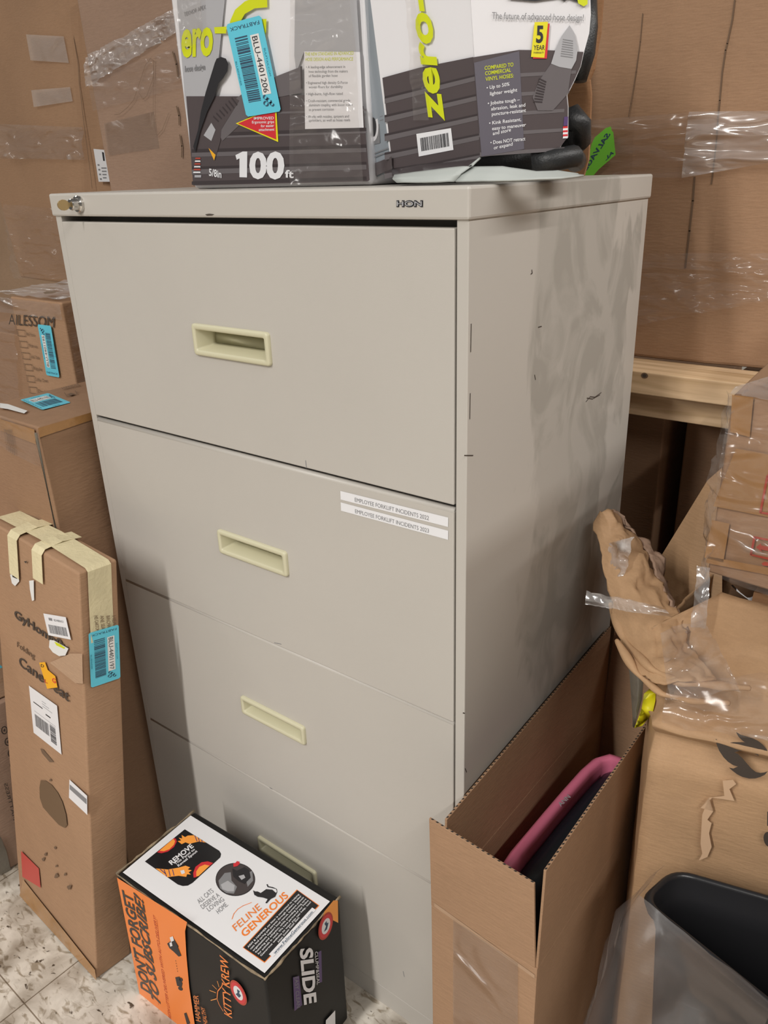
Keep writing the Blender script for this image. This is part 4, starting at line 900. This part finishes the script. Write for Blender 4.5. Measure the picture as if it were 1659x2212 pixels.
sheet('stretch_wrap', [[onp(1428, 1375, 1, .165), onp(1520, 1345, 1, .20)], [onp(1440, 1475, 1, .088), onp(1560, 1420, 1, .095)], [onp(1450, 1520, 1, .080), onp(1600, 1500, 1, .080)]], M['wrap'], kp, nz=.012, sc=16, sub=(30, 20), ridge=True, seed=6)
sheet('stretch_wrap', [[onp(1442, 1480, 1, .086), onp(1700, 1440, 1, .11)], [onp(1430, 1560, 1, .082), onp(1700, 1600, 1, .11)]], M['wrapc'], kp, nz=.010, sc=14, sub=(60, 24), ridge=True, seed=7)
sheet('stretch_wrap', [[onp(1508, 1225, 1, .26), onp(1535, 1228, 1, .26)], [onp(1500, 1300, 1, .235), onp(1530, 1300, 1, .225)], [onp(1492, 1355, 1, .205), onp(1525, 1360, 1, .195)]], M['wrapw'], kp, nz=.006, sc=30, sub=(8, 20), ridge=True, seed=8)
for pth_, rr_ in (([(1318, 1300, .235), (1350, 1385, .18), (1405, 1445, .115), (1470, 1475, .098), (1560, 1482, .115), (1640, 1488, .135)], .0055), ([(1330, 1380, .165), (1375, 1455, .118), (1430, 1500, .094), (1500, 1515, .10), (1600, 1520, .125)], .0045)):
    pp = []
    for i in range(len(pth_) - 1):
        for t in range(5):
            a, b_ = pth_[i], pth_[i + 1]; u = t / 5; pp.append(onp(a[0] + (b_[0] - a[0]) * u, a[1] + (b_[1] - a[1]) * u, 1, a[2] + (b_[2] - a[2]) * u + .004))
    MB().tube(pp, [rr_ * (.35 + .65 * math.sin(math.pi * min(1, (i + 1) / len(pp) * 1.4)) if i < len(pp) * .7 else rr_ * .8) if False else rr_ * (0.5 + 0.5 * math.sin(i * .55) ** 2) * (1.6 if i < 5 else 1.2) for i in range(len(pp))], 10).build('fold', M['kraft'], kp, smooth=True, subs=1)
# upright back panel between flap and arrow carton
bp_ = [onp(1395, 1255, 1, .44), onp(1455, 1345, 1, .40), onp(1560, 1330, 1, .40), onp(1560, 1010, 1, .44), onp(1528, 1038, 1, .44)]
ex = V(0, .006, 0); link('back_panel', bp_ + [p_ + ex for p_ in bp_], [(0, 1, 2, 3, 4), (9, 8, 7, 6, 5)] + [(i, 5 + i, 5 + (i + 1) % 5, (i + 1) % 5) for i in range(5)], M['kraft'], None, kp)
# unseen carton added on the right to shade the cabinet's side
nx, b_, t_ = carton('tall_carton', 'tall brown carton standing just right of the arrow-printed carton and kraft parcel', 'box', [V(.70, -.10, 0), V(1.2, -.12, 0), V(1.2, .52, 0), V(.70, .52, 0)], h=1.72, m='card', seed=40)
# arrow carton
yw = -0.10
c0 = onp(1583, 848, 2, 1.10); c_, s_ = math.cos(yw), math.sin(yw)
Bq = rect_pts(c0.x, c0.y, yw, .45, .20, 0.847)
Bq[3] = V(c0.x - .012, c0.y + .215, .847); Bq[2] = V(c0.x + .45, c0.y + .215, .847)
ac, b_, t_ = carton('arrow_carton', 'tape-covered brown carton with red printed frames, lying on the kraft parcel', 'box', Bq, h=0.250, m='card', bulge=.003, seed=30)
na_ = (Bq[1] - Bq[0]).cross(V(0, 0, 1)); z8 = (586 / 159, (1500, 700))
A = Art(Bq[0], na_, *z8, base=.005)
A.poly([(300, 565), (470, 585), (440, 900), (285, 860)], M['tape']).cut('tape', ac); A.poly([(140, 1560), (280, 1590), (230, 1900), (80, 1860)], M['tape']).cut('tape', ac); A.poly([(330, 990), (700, 1060), (700, 1560), (150, 1450)], M['tape']).cut('tape', ac); A.poly([(110, 1850), (700, 1960), (700, 2020), (85, 1900)], M['tape']); A.build('tape', ac, 'brown packing tape')
A = Art(Bq[0], na_, *z8, base=.0065)
A.stroke([(640, 1150), (580, 1215), (525, 1500), (700, 1530)], .0028, M['redf'], 0); A.stroke([(700, 1740), (478, 1697), (450, 1835), (700, 1895)], .0028, M['redf'], 0)
A.poly([(490, 1778), (530, 1745), (530, 1762), (600, 1775), (600, 1810), (530, 1795), (540, 1815)], M['redf']); A.poly([(535, 1905), (560, 1892), (620, 1908), (620, 1930), (545, 1922)], M['redf'])
A.build('printing', ac, 'red printed frames and arrow')
film(ac, Bq[0], na_, [(1586, 850), (1720, 872), (1700, 1290), (1526, 1232)], M['wrapc'], .009, .004, 16, 31, (50, 50), stretch=(1, 1, .8))
sheet('stretch_wrap', [[onp(1586, 836, 2, 1.106), onp(1700, 800, 2, 1.108)], [onp(1578, 850, 2, 1.100), onp(1700, 878, 2, 1.098)]], M['wrapw'], ac, nz=.006, sc=30, sub=(30, 10), ridge=True, seed=9)
# strip of film hanging down its left edge
P_ = Bq[0]; e1 = V(-.004, -.002, 0)
sheet('stretch_wrap', [[P_ + V(-.008, .02, .25), P_ + V(.006, -.006, .25)], [P_ + V(-.020, .03, .12), P_ + V(.004, -.008, .12)], [P_ + V(-.018, .03, .06), P_ + V(.002, -.008, .05)], [P_ + V(-.008, .02, -.01), P_ + V(.004, -.008, -.015)]], M['wrap'], ac, nz=.006, sc=30, sub=(8, 16), ridge=True, seed=10)
# white torn paper on the kraft top
A = Art(V(0, .28, 0), (0, -1, .3), 1659 / 279, (1380, 1180), base=.03)
A.poly([(1180, 500), (1205, 492), (1300, 590), (1390, 660), (1425, 660), (1500, 630), (1560, 580), (1659, 600), (1700, 760), (1610, 750), (1550, 700), (1440, 730), (1400, 680), (1290, 600), (1250, 570)], M['white']); A.build('torn_label', kp, 'torn white paper label')

# ================================================================== BLACK BIN in clear bag, lower right
zb_ = .55
bn = thing('plastic_bin', 'black plastic bin inside a clear bag at bottom right', 'bin', (.46, -.03, 0))
BP = [(.272, .064), (.66, .160), (.70, -.135), (.256, -.004)]      # rim footprint, squeezed narrower at its left end
def rpoly(pts, off, rad, z, n=6):
    c = Vector((sum(p_[0] for p_ in pts) / 4, sum(p_[1] for p_ in pts) / 4)); out = []; m = len(pts)
    def offset(i):
        a, b_, d = Vector(pts[i - 1]), Vector(pts[i]), Vector(pts[(i + 1) % m])
        e1_, e2_ = (b_ - a).normalized(), (d - b_).normalized(); n1, n2 = Vector((-e1_.y, e1_.x)), Vector((-e2_.y, e2_.x))
        if n1.dot(c - b_) > 0: n1 = -n1
        if n2.dot(c - b_) > 0: n2 = -n2
        return b_ + (n1 + n2) * off / (1 + n1.dot(n2))
    Q = [offset(i) for i in range(m)]
    for i in range(m):
        a, b_, d = Q[i - 1], Q[i], Q[(i + 1) % m]; s0, s1_ = b_ + (a - b_).normalized() * rad, b_ + (d - b_).normalized() * rad
        for k in range(n + 1):
            u = k / n; p_ = s0 * (1 - u) ** 2 + b_ * 2 * u * (1 - u) + s1_ * u * u; out.append(V(p_.x, p_.y, z))
    return out[::-1]
prof = [(-.030, .0), (-.020, .30), (-.010, .50), (-.004, .53), (0, .532), (.003, .545), (0, .55), (-.003, .551), (-.006, .546), (-.008, .528), (-.013, .522), (-.015, .50), (-.022, .30), (-.024, .28)]
rings = [rpoly(BP, o_, .024, z_) for o_, z_ in prof]
nn = len(rings[0]); vs = [p_ for r_ in rings for p_ in r_]
fs = [(i * nn + j, i * nn + (j + 1) % nn, (i + 1) * nn + (j + 1) % nn, (i + 1) * nn + j) for i in range(len(rings) - 1) for j in range(nn)]
fs += [tuple(range(nn - 1, -1, -1)), tuple((len(rings) - 1) * nn + j for j in range(nn))]
link('body', vs, fs, M['bin'], None, bn, smooth=True)
bgt = thing('clear_bag', 'loose clear plastic bag draped around the black bin', 'bag', (.45, -.05, 0))
A_, B_ = onp(1388, 1928, 2, .553), onp(1660, 2162, 2, .553)
rows = []
top = [V(.262, .075, .545), onp(1386, 1932, 2, .553), onp(1450, 1985, 2, .556), onp(1520, 2040, 2, .556), onp(1590, 2100, 2, .556), onp(1665, 2166, 2, .556)]
midp = [V(.205, .07, .42), onp(1330, 2060, 1, -.02), onp(1420, 2120, 1, -.085), onp(1500, 2180, 1, -.13), onp(1590, 2230, 1, -.165), onp(1680, 2300, 1, -.18)]
low = [V(.185, .05, .2), onp(1272, 2230, 1, -.06), onp(1380, 2300, 1, -.16), onp(1480, 2360, 1, -.19), onp(1600, 2420, 1, -.20), onp(1700, 2500, 1, -.21)]
bot = [V(p_.x, p_.y, 0.004) for p_ in low]
q1_ = [a.lerp(b_, .5) + V(-.004, -.010, 0) for a, b_ in zip(top, midp)]
sheet('film', [top, q1_, midp, low, bot], M['bag'], bgt, nz=.006, sc=10, sub=(12, 12), ridge=True, seed=12)

# ================================================================== HOSE BOXES on the cabinet
ZT = 1.3535
# left box
yh = 0.10
a_, b__ = onp(417, 400, 1, yh), onp(802, 388, 1, yh)
xl, xr = a_.x, b__.x
hl = thing('hose_box', 'white and dark retail garden hose box with 100 ft print, left one on the cabinet', 'box', ((xl + xr) / 2, yh + .12, ZT), 'hose boxes on the filing cabinet')
Bq = [V(xl, yh, ZT), V(xr, yh, ZT), V(xr, yh + .19, ZT), V(xl, yh + .19, ZT)]
tw = [V(xl - .006, yh, ZT + .42), V(xr + .004, yh, ZT + .42), V(xr + .004, yh + .19, ZT + .42), V(xl - .006, yh + .19, ZT + .42)]
soft_box('body', Bq, tw, M['pgrey'], hl, 10, .003, .002, .006, 4)
zh = (1659 / 500, (360, 0)); Ph = V(0, yh, 0)
A = Art(Ph, (0, -1, 0), *zh, base=.0058)
A.poly([(70, -30), (420, -30), (345, 690), (185, 1090), (130, 700)], M['pgrey2'], 0)
A.poly([(920, -30), (1360, -30), (1385, 380), (985, 370), (930, 520), (915, 400)], M['pgrey2'], 0)
# hose picture
A.poly([(140, 690), (550, 690), (1000, 680), (1410, 760), (1455, 1290), (1440, 1300), (190, 1330), (165, 1000)], M['hoseprint'], 1)
for y0_, y1_, mm in ((800, 815, 'hoseprint2'), (935, 960, 'hosed'), (960, 975, 'hoseprint2'), (1055, 1080, 'hosed'), (1080, 1110, 'hoseprint2'), (1180, 1200, 'hosed'), (1200, 1235, 'hoseprint2'), (1285, 1310, 'hosed')):
    A.poly([(380 if y0_ < 1000 else 180, y0_ + 15), (1430, y0_ - 20), (1432, y1_ - 20), (380 if y0_ < 1000 else 180, y1_ + 15)], M[mm], 2)
A.poly([(790, 545), (970, 475), (970, 665), (780, 700), (560, 860), (400, 1010), (340, 900), (420, 760), (560, 660)], M['hoseprint2'], 3)
A.poly([(330, 830), (470, 690), (520, 720), (390, 930), (385, 1010), (345, 1150), (265, 970), (270, 940)], M['hoseprint'], 4)
for i in range(7): A.stroke([(335 + i * 22, 835 - i * 22), (370 + i * 22, 870 - i * 20)], .0022, M['hosed'], 5)
A.poly([(320, 880), (350, 930), (320, 1010), (265, 970)], M['pgrey2'], 5); A.poly([(300, 1060), (340, 1150), (350, 1110)], M['amber'], 5)
A.stroke([(965, 480), (968, 630)], .003, M['hosed'], 5)
A.text('ero', (105, 400), (330, 385), (105, 120), M['yel'], 4, bold=0.035)
A.poly([(340, 195), (430, 190), (425, 240), (345, 240)], M['yel'], 4)
A.poly([(445, 240), (455, 150), (490, 70), (560, 10), (640, -20), (720, -20), (722, 52), (630, 60), (560, 100), (520, 170), (515, 240)], M['yel'], 4)
A.poly([(640, 140), (715, 135), (712, 230), (690, 290), (640, 310)], M['yel'], 4)
A.text('TEKNOR APEX', (125, 118), (280, 62), (122, 88), M['inkg'], 3); A.text('hose design', (130, 515), (275, 500), (130, 470), M['inkg'], 3, bold=0.02)
A.poly([(493, 1112), (545, 1086), (578, 1086), (576, 1272), (522, 1270), (522, 1135), (502, 1146)], M['white'], 5); A.text('00', (592, 1272), (842, 1275), (592, 1088), M['white'], 5, bold=0.04); A.text('ft', (848, 1270), (910, 1275), (848, 1215), M['white'], 5, bold=.03)
A.text('5/8in', (303, 1258), (392, 1275), (303, 1205), M['white'], 5, bold=.02)
for i in range(6): A.poly([(207 - i * 3, 1130 + i * 20), (240, 1130 + i * 20), (243, 1140 + i * 20), (205 - i * 3, 1140 + i * 20)], M['white' if i % 2 else 'redf'], 5)
A.poly([(200, 1255), (247, 1255), (247, 1272), (200, 1272)], M['pgrey2'], 5)
A.poly([(495, 885), (785, 760), (800, 1018)], M['yel2'], 5); A.poly([(510, 885), (775, 775), (785, 1000)], M['red'], 6)
for i, (s_, x0_, x1_) in enumerate((('IMPROVED', 625, 768), ('Ergonomic grips', 612, 770), ('for easier', 675, 770), ('attachment', 660, 772))): A.text(s_, (x0_, 858 + i * 27), (x1_, 855 + i * 27), (x0_, 838 + i * 27), M['white'], 7, bold=.01)
# grey text card
A.poly([(985, 368), (1385, 372), (1412, 915), (992, 925)], M['pgrey'], 4)
A.text('THE NEW STANDARD IN ADVANCED', (992, 400), (1340, 392), (992, 375), M['yel'], 5); A.text('HOSE DESIGN AND PERFORMANCE', (995, 437), (1335, 434), (995, 412), M['yel'], 5)
tl_ = ['- A leading-edge advancement in', '  hose technology from the makers', '  of flexible garden hose', '- Engineered high density G-Force', '  woven fibers for durability', '- High-burst, high-flow rated', '- Crush-resistant, commercial grade', '  aluminum coupling with boost insert', '  to prevent corrosion', '- Works with nozzles, sprayers and', '  sprinklers, as well as hose reels']
yy_ = [490, 522, 553, 603, 633, 683, 732, 762, 795, 845, 872]
for s_, y_ in zip(tl_, yy_): A.text(s_.replace('- ', '• '), (1000 + (18 if s_[0] == ' ' else 0), y_), (1000 + len(s_) * 9.0, y_ - 3), (1000 + (18 if s_[0] == ' ' else 0), y_ - 20), M['inkg'], 5)
A.build('front_panel', hl, 'printed front with lime lettering and hose picture')
# slot opening in the carton side
A = Art(Ph, (0, -1, 0), *zh, base=.0082)
A.poly([(345, 450), (358, 420), (390, 408), (425, 420), (442, 460), (436, 510), (405, 560), (370, 600), (340, 700), (290, 800), (240, 940), (205, 1092), (190, 1050), (225, 930), (245, 800), (280, 660)], M['ink'], 0); A.build('handle_slot', hl, 'black club-shaped hand slot')
cyan_sticker(Ph, (0, -1, 0), [(425, 175), (675, 108), (572, 838)], *zh, 'BLU-4401206', hl, .0088, 'cyan barcode sticker')
film(hl, Ph, (0, -1, 0), [(386, -10), (450, -10), (455, 90), (400, 110)], M['wrapc'], .010, .004, 22, 40, (24, 50), stretch=(2, 1, .7))
film(hl, Ph, (0, -1, 0), [(640, -10), (770, -10), (798, 395), (640, 398)], M['wrapc'], .010, .003, 12, 41, (30, 50), stretch=(2, 1, .7))

# right hose box: panels between creases (picture column top / bottom, depth)
hr = thing('hose_box', 'crushed retail garden hose box with torn open right side, right one on the cabinet', 'box', (0, .16, ZT), 'hose boxes on the filing cabinet')
cols = [((776, 0), (806, 386), .118), ((800, 0), (846, 366), .088), ((1016, 0), (1038, 338), .082), ((1277, 0), (1226, 318), .150)]
edges = []
for (t2, b2_, y_) in cols:
    tp, bp2 = onp(*t2, 1, y_), onp(*b2_, 1, y_); edges.append((bp2, bp2.lerp(tp, 1.12)))
vs = []; 
for b2_, t2 in edges: vs += [b2_, t2]
def panel(i, m, nm, lab=None):
    a, c = edges[i], edges[i + 1]
    o = link(nm, [a[0], c[0], c[1], a[1]], [(0, 1, 2, 3)], m, None, hr)
    sm = o.modifiers.new('thickness', 'SOLIDIFY'); sm.thickness = .003; sm.offset = -1 if (c[0] - a[0]).cross(a[1] - a[0]).dot(CAM - a[0]) > 0 else 1
    if lab: o['label'] = lab
    return o
panel(0, M['bluegrey'], 'end_panel', 'narrow grey printed end')
panel(1, M['pgrey'], 'front_panel', 'printed panel with vertical lime lettering')
# last panel has a ragged right edge
a, c = edges[2], edges[3]; rag = [a[0], onpl(1226, 318, a[0], (c[0] - a[0]).cross(a[1] - a[0]))]
zr = (1659 / 600, (760, 0)); P3, N3 = a[0], (c[0] - a[0]).cross(a[1] - a[0])
def q3(x, y): return onpl(760 + x / zr[0], y / zr[0], P3, N3)
pl = [q3(x, y) for x, y in ((770, 938), (900, 920), (1100, 900), (1245, 880), (1260, 850), (1290, 820), (1292, 640), (1285, 570), (1330, 480), (1365, 400), (1385, 310), (1415, 200), (1425, 90), (1420, -60))] + [a[1]]
o = link('side_panel', pl, [tuple(t) for t in tessellate_polygon([pl])], M['pgrey'], None, hr); sm = o.modifiers.new('thickness', 'SOLIDIFY'); sm.thickness = .003; sm.offset = 0; o['label'] = 'printed panel torn along its right edge'
# art on end panel
P1, N1 = edges[0][0], (edges[1][0] - edges[0][0]).cross(edges[0][1] - edges[0][0])
A = Art(P1, N1, *zr, base=.002)
A.poly([(50, 150), (95, 140), (100, 300), (65, 315)], M['inkg'], 0); A.poly([(60, 400), (105, 372), (132, 590), (85, 610)], M['redf'], 0)
f = A.quadmap([(130, 760), (160, 760), (130, 670)]); A.poly([(90, 680), (165, 665), (168, 855), (120, 865)], M['inkg'], 0); A.ell(f, 0, 0, 1.0, .95, M['pgrey'], 1); A.ell(f, 0, 0, .6, .65, M['ink'], 2)
A.poly([(20, -20), (70, -20), (60, 60), (40, 60)], M['teal'], 0)
for i in range(4): A.stroke([(110 + i, 130 + i * 30), (140, 122 + i * 30)], .0008, M['inkg'], 1); A.stroke([(120 + i * 3, 370 + i * 25), (145 + i * 2, 362 + i * 25)], .0008, M['inkg'], 1); A.stroke([(160 + i * 2, 655 + i * 22), (182 + i * 2, 648 + i * 22)], .0008, M['inkg'], 1)
A.stroke([(125, 920), (215, 885)], .0012, M['inkg'], 1); A.stroke([(130, 940), (190, 915)], .0012, M['inkg'], 1)
A.poly([(110, 985), (238, 935), (240, 1010), (120, 1060)], M['hoseprint'], 1)
A.build('end_print', hr, 'small printed pictures')
# art on front panel
P2, N2 = edges[1][0], (edges[2][0] - edges[1][0]).cross(edges[1][1] - edges[1][0])
A = Art(P2, N2, *zr, base=.002)
A.poly([(182, 465), (400, 405), (725, 340), (770, 938), (245, 1010)], M['hoseprint'], 0)
for k in range(5):
    ya_, yb2 = 590 + k * 112, 455 + k * 118
    A.poly([(195, ya_), (742 + k * 6, yb2), (743 + k * 6, yb2 + 26), (197, ya_ + 30)], M['hoseprint2'], 1); A.poly([(195, ya_ - 14), (742 + k * 6, yb2 - 12), (742 + k * 6, yb2), (195, ya_)], M['hosed'], 1)
A.text('zero-G', (550, 722), (415, -300), (410, 705), M['yel'], 3, bold=.03)
A.poly([(385, 800), (592, 765), (607, 895), (400, 935)], M['white'], 2); f = A.quadmap([(408, 918), (598, 884), (398, 815)]); A.bars(f, .06, .94, .12, .88, 40, M['ink'], 3, 11)
A.build('front_print', hr, 'lime lettering and barcode')
A = Art(P3, N3, *zr, base=.003)
A.poly([(725, 342), (1000, 298), (1180, 300), (1384, 310), (1365, 398), (1328, 480), (1283, 570), (1290, 640), (1290, 818), (1245, 878), (770, 936)], M['hoseprint'], 0)
for k in range(5): A.poly([(745 + k * 5, 450 + k * 115), ((1340, 1300, 1270, 1275, 1270)[k], 420 + k * 115), ((1338, 1298, 1268, 1273, 1268)[k], 440 + k * 115), (745 + k * 5, 475 + k * 115)], M['hoseprint2'], 1)
A.poly([(730, 375), (1000, 305), (1030, 890), (775, 935)], mat('grey_card_print', (.12, .11, .135), .35, coat=.3), 2)
for s_, x0_, y_, x1_ in (('COMPARED TO', 793, 418, 965), ('COMMERCIAL', 796, 450, 950), ('VINYL HOSES:', 798, 484, 966)): A.text(s_, (x0_, y_), (x1_, y_ - 22), (x0_, y_ - 24), M['yel'], 3, bold=.01)
for s_, x0_, y_, x1_ in (('• Up to 50%', 805, 535, 942), ('lighter weight', 825, 570, 988), ('• Jobsite tough –', 812, 628, 1003), ('abrasion, leak and', 832, 660, 1036), ('puncture-resistant', 836, 692, 1040), ('• Kink Resistant,', 820, 746, 1012), ('easy to maneuver', 838, 778, 1040), ('and store', 842, 808, 950), ('• Does NOT retract', 828, 862, 1036), ('or expand', 848, 893, 960)): A.text(s_, (x0_, y_), (x1_, y_ - 24), (x0_, y_ - 22), M['white'], 3, bold=.01)
A.text('The future of advanced hose design!', (838, 112), (1385, 125), (838, 70), M['inkg'], 3, bold=.005)
A.poly([(1100, 140), (1182, 140), (1165, 350), (1082, 350)], M['red'], 3); A.poly([(1092, 132), (1172, 130), (1150, 345), (1070, 340)], M['yel2'], 4)
A.text('5', (1100, 252), (1142, 252), (1104, 150), M['ink'], 5, bold=.03); A.text('YEAR', (1085, 298), (1152, 298), (1087, 268), M['ink'], 5, bold=.01); A.text('WARRANTY', (1085, 320), (1148, 320), (1085, 308), M['ink'], 5)
A.poly([(1300, 150), (1330, 200), (1350, 290), (1340, 360), (1312, 412), (1240, 400), (1190, 380), (1215, 300), (1250, 220)], M['pgrey2'], 4)
A.poly([(1190, 380), (1312, 412), (1290, 560), (1200, 660), (1110, 660), (1080, 580), (1120, 480)], M['hoseprint2'], 3)
for i in range(9): A.stroke([(1120 - i * 4, 470 + i * 17), (1160 - i * 3, 490 + i * 15)], .0014, M['hosed'], 4)
for i in range(8): A.stroke([(1262 - i * 2, 235 + i * 14), (1320, 245 + i * 14)], .0008, M['inkg'], 5)
A.poly([(1268, 698), (1292, 696), (1290, 750), (1264, 752)], M['purple'], 3)
for i in range(6): A.poly([(1262, 755 + i * 12), (1290, 753 + i * 12), (1289, 765 + i * 12), (1260, 767 + i * 12)], M['red' if i % 2 == 0 else 'white'], 3)
A.poly([(930, -60), (1400, -60), (1405, 15), (1380, 36), (1345, 10), (1290, -10), (1270, 8), (1240, -12), (1090, 8), (940, -5)], M['ink'], 2); A.poly([(1335, -60), (1410, -60), (1408, 25), (1385, 38), (1352, 20)], M['yel'], 4)
A.build('side_print', hr, 'printed bullet list and hose end picture')
# back and far side in brown board, with a torn right edge
bk = [V(edges[0][0].x - .01, .33, ZT + .001), V(edges[0][0].x - .01, .33, ZT + .45)]
yb3 = .31
brk = [onp(x, y, 1, yb3) for x, y in ((1262, 380), (1272, 345), (1273, 330), (1278, 205), (1275, 172), (1284, 150), (1293, 95), (1298, 70), (1306, -40))]
pl = [V(xr + .012, yb3, ZT + .001)] + [V(p_.x, p_.y, max(p_.z, ZT + .001)) for p_ in brk] + [V(xr + .012, yb3, brk[-1].z)]
o = link('back_panel', pl, [tuple(t) for t in tessellate_polygon([pl])], M['inner'], None, hr); sm = o.modifiers.new('thickness', 'SOLIDIFY'); sm.thickness = .004; sm.offset = 0; o['label'] = 'bare brown board back panel with torn edge'
pl2 = [V(xr + .012, yb3, ZT + .001), V(edges[0][0].x + .004, edges[0][0].y + .004, ZT + .001), edges[0][1] + V(.004, .004, 0), V(xr + .012, yb3, edges[0][1].z)]
link('end_panel', pl2, [(0, 1, 2, 3)], M['inner'], None, hr)
# loose bottom flaps in white board
def q(x, y, yv): return onp(760 + x / zr[0], y / zr[0], 1, yv)
def fl_rows(top, botm, m, nm):
    rows = []
    for u in (0, .5, 1.0): rows.append([a.lerp(b_, u) + V(0, -.006 * math.sin(u * math.pi), 0) for a, b_ in zip(top, botm)])
    for r_ in rows:
        for p_ in r_: p_.z = max(p_.z, ZT + .0025)
    return sheet(nm, rows, m, hr, thick=.002, nz=.001, sc=20, sub=(4, 4))
fl_rows([q(240, 1010, .085), q(500, 975, .085), q(770, 938, .085)], [q(280, 1085, .060), q(520, 1088, .055), q(640, 1065, .055)], M['hosed'], 'flap')['label'] = 'folded bottom flap'
fl_rows([q(255, 1045, .066), q(500, 1015, .060), q(720, 990, .060), q(770, 940, .08)], [q(270, 1092, .050), q(500, 1100, .040), q(610, 1092, .045), q(660, 1050, .06)], M['flapw'], 'flap')['label'] = 'white underside of the bottom flap'
fl_rows([q(720, 1000, .065), q(900, 998, .07), q(1100, 1030, .09), q(1230, 1022, .12), q(1350, 1040, .15)], [q(620, 1096, .045), q(820, 1092, .045), q(1060, 1082, .06), q(1250, 1072, .09), q(1385, 1050, .14)], M['flapw'], 'flap')['label'] = 'white underside of the torn side flap'
# hose coil inside
hs = thing('garden_hose', 'black garden hose coiled inside the torn hose box', 'hose', (-.02, .22, ZT + .002))
hm = MB()
cx_, cy_ = -.005, .215
def coil(z_, rx, ry, ph=0, r=.014, n=40, x=cx_, y=cy_):
    pts = [V(x + rx * math.cos(2 * math.pi * i / n + ph), y + ry * math.sin(2 * math.pi * i / n + ph), z_ + .004 * math.sin(i * .7 + ph)) for i in range(n)]
    hm.tube(pts + [pts[0]], r, 10, caps=False)
pr = onp(1250, 360, 1, .2); 
xr_ = onp(1262, 300, 1, .2).x
for k in range(9):
    coil(ZT + .020 + k * .030, .094 - .004 * (k % 3), .068 - .003 * (k % 2), k, .0155, x=xr_ - .165 + .003 * math.sin(k * 2), y=.232)
hm.build('coil', M['rubber'], hs, smooth=True)
hm = MB(); s1 = [onp(1225, 262, 1, .19), onp(1240, 254, 1, .185), onp(1250, 268, 1, .19), onp(1251, 300, 1, .20)]
hm.tube([onp(1215, 275, 1, .21), s1[0], s1[1], s1[2], s1[3], onp(1228, 320, 1, .22)], .014, 12); hm.tube([onp(1264, -20, 1, .24), onp(1262, 60, 1, .22), onp(1256, 120, 1, .21), onp(1250, 175, 1, .205)], [.013, .015, .015, .009], 12)
hm.tube([onp(1150, 355, 1, .13), onp(1200, 345, 1, .14), onp(1238, 338, 1, .16), onp(1244, 348, 1, .19)], .012, 12)
hm.build('loop', M['rubber'], hs, smooth=True)
film(hr, P2, N2, [(885, -20), (905, -20), (935, 260), (900, 260)], M['wrapc'], .007, .002, 30, 50, (8, 40))
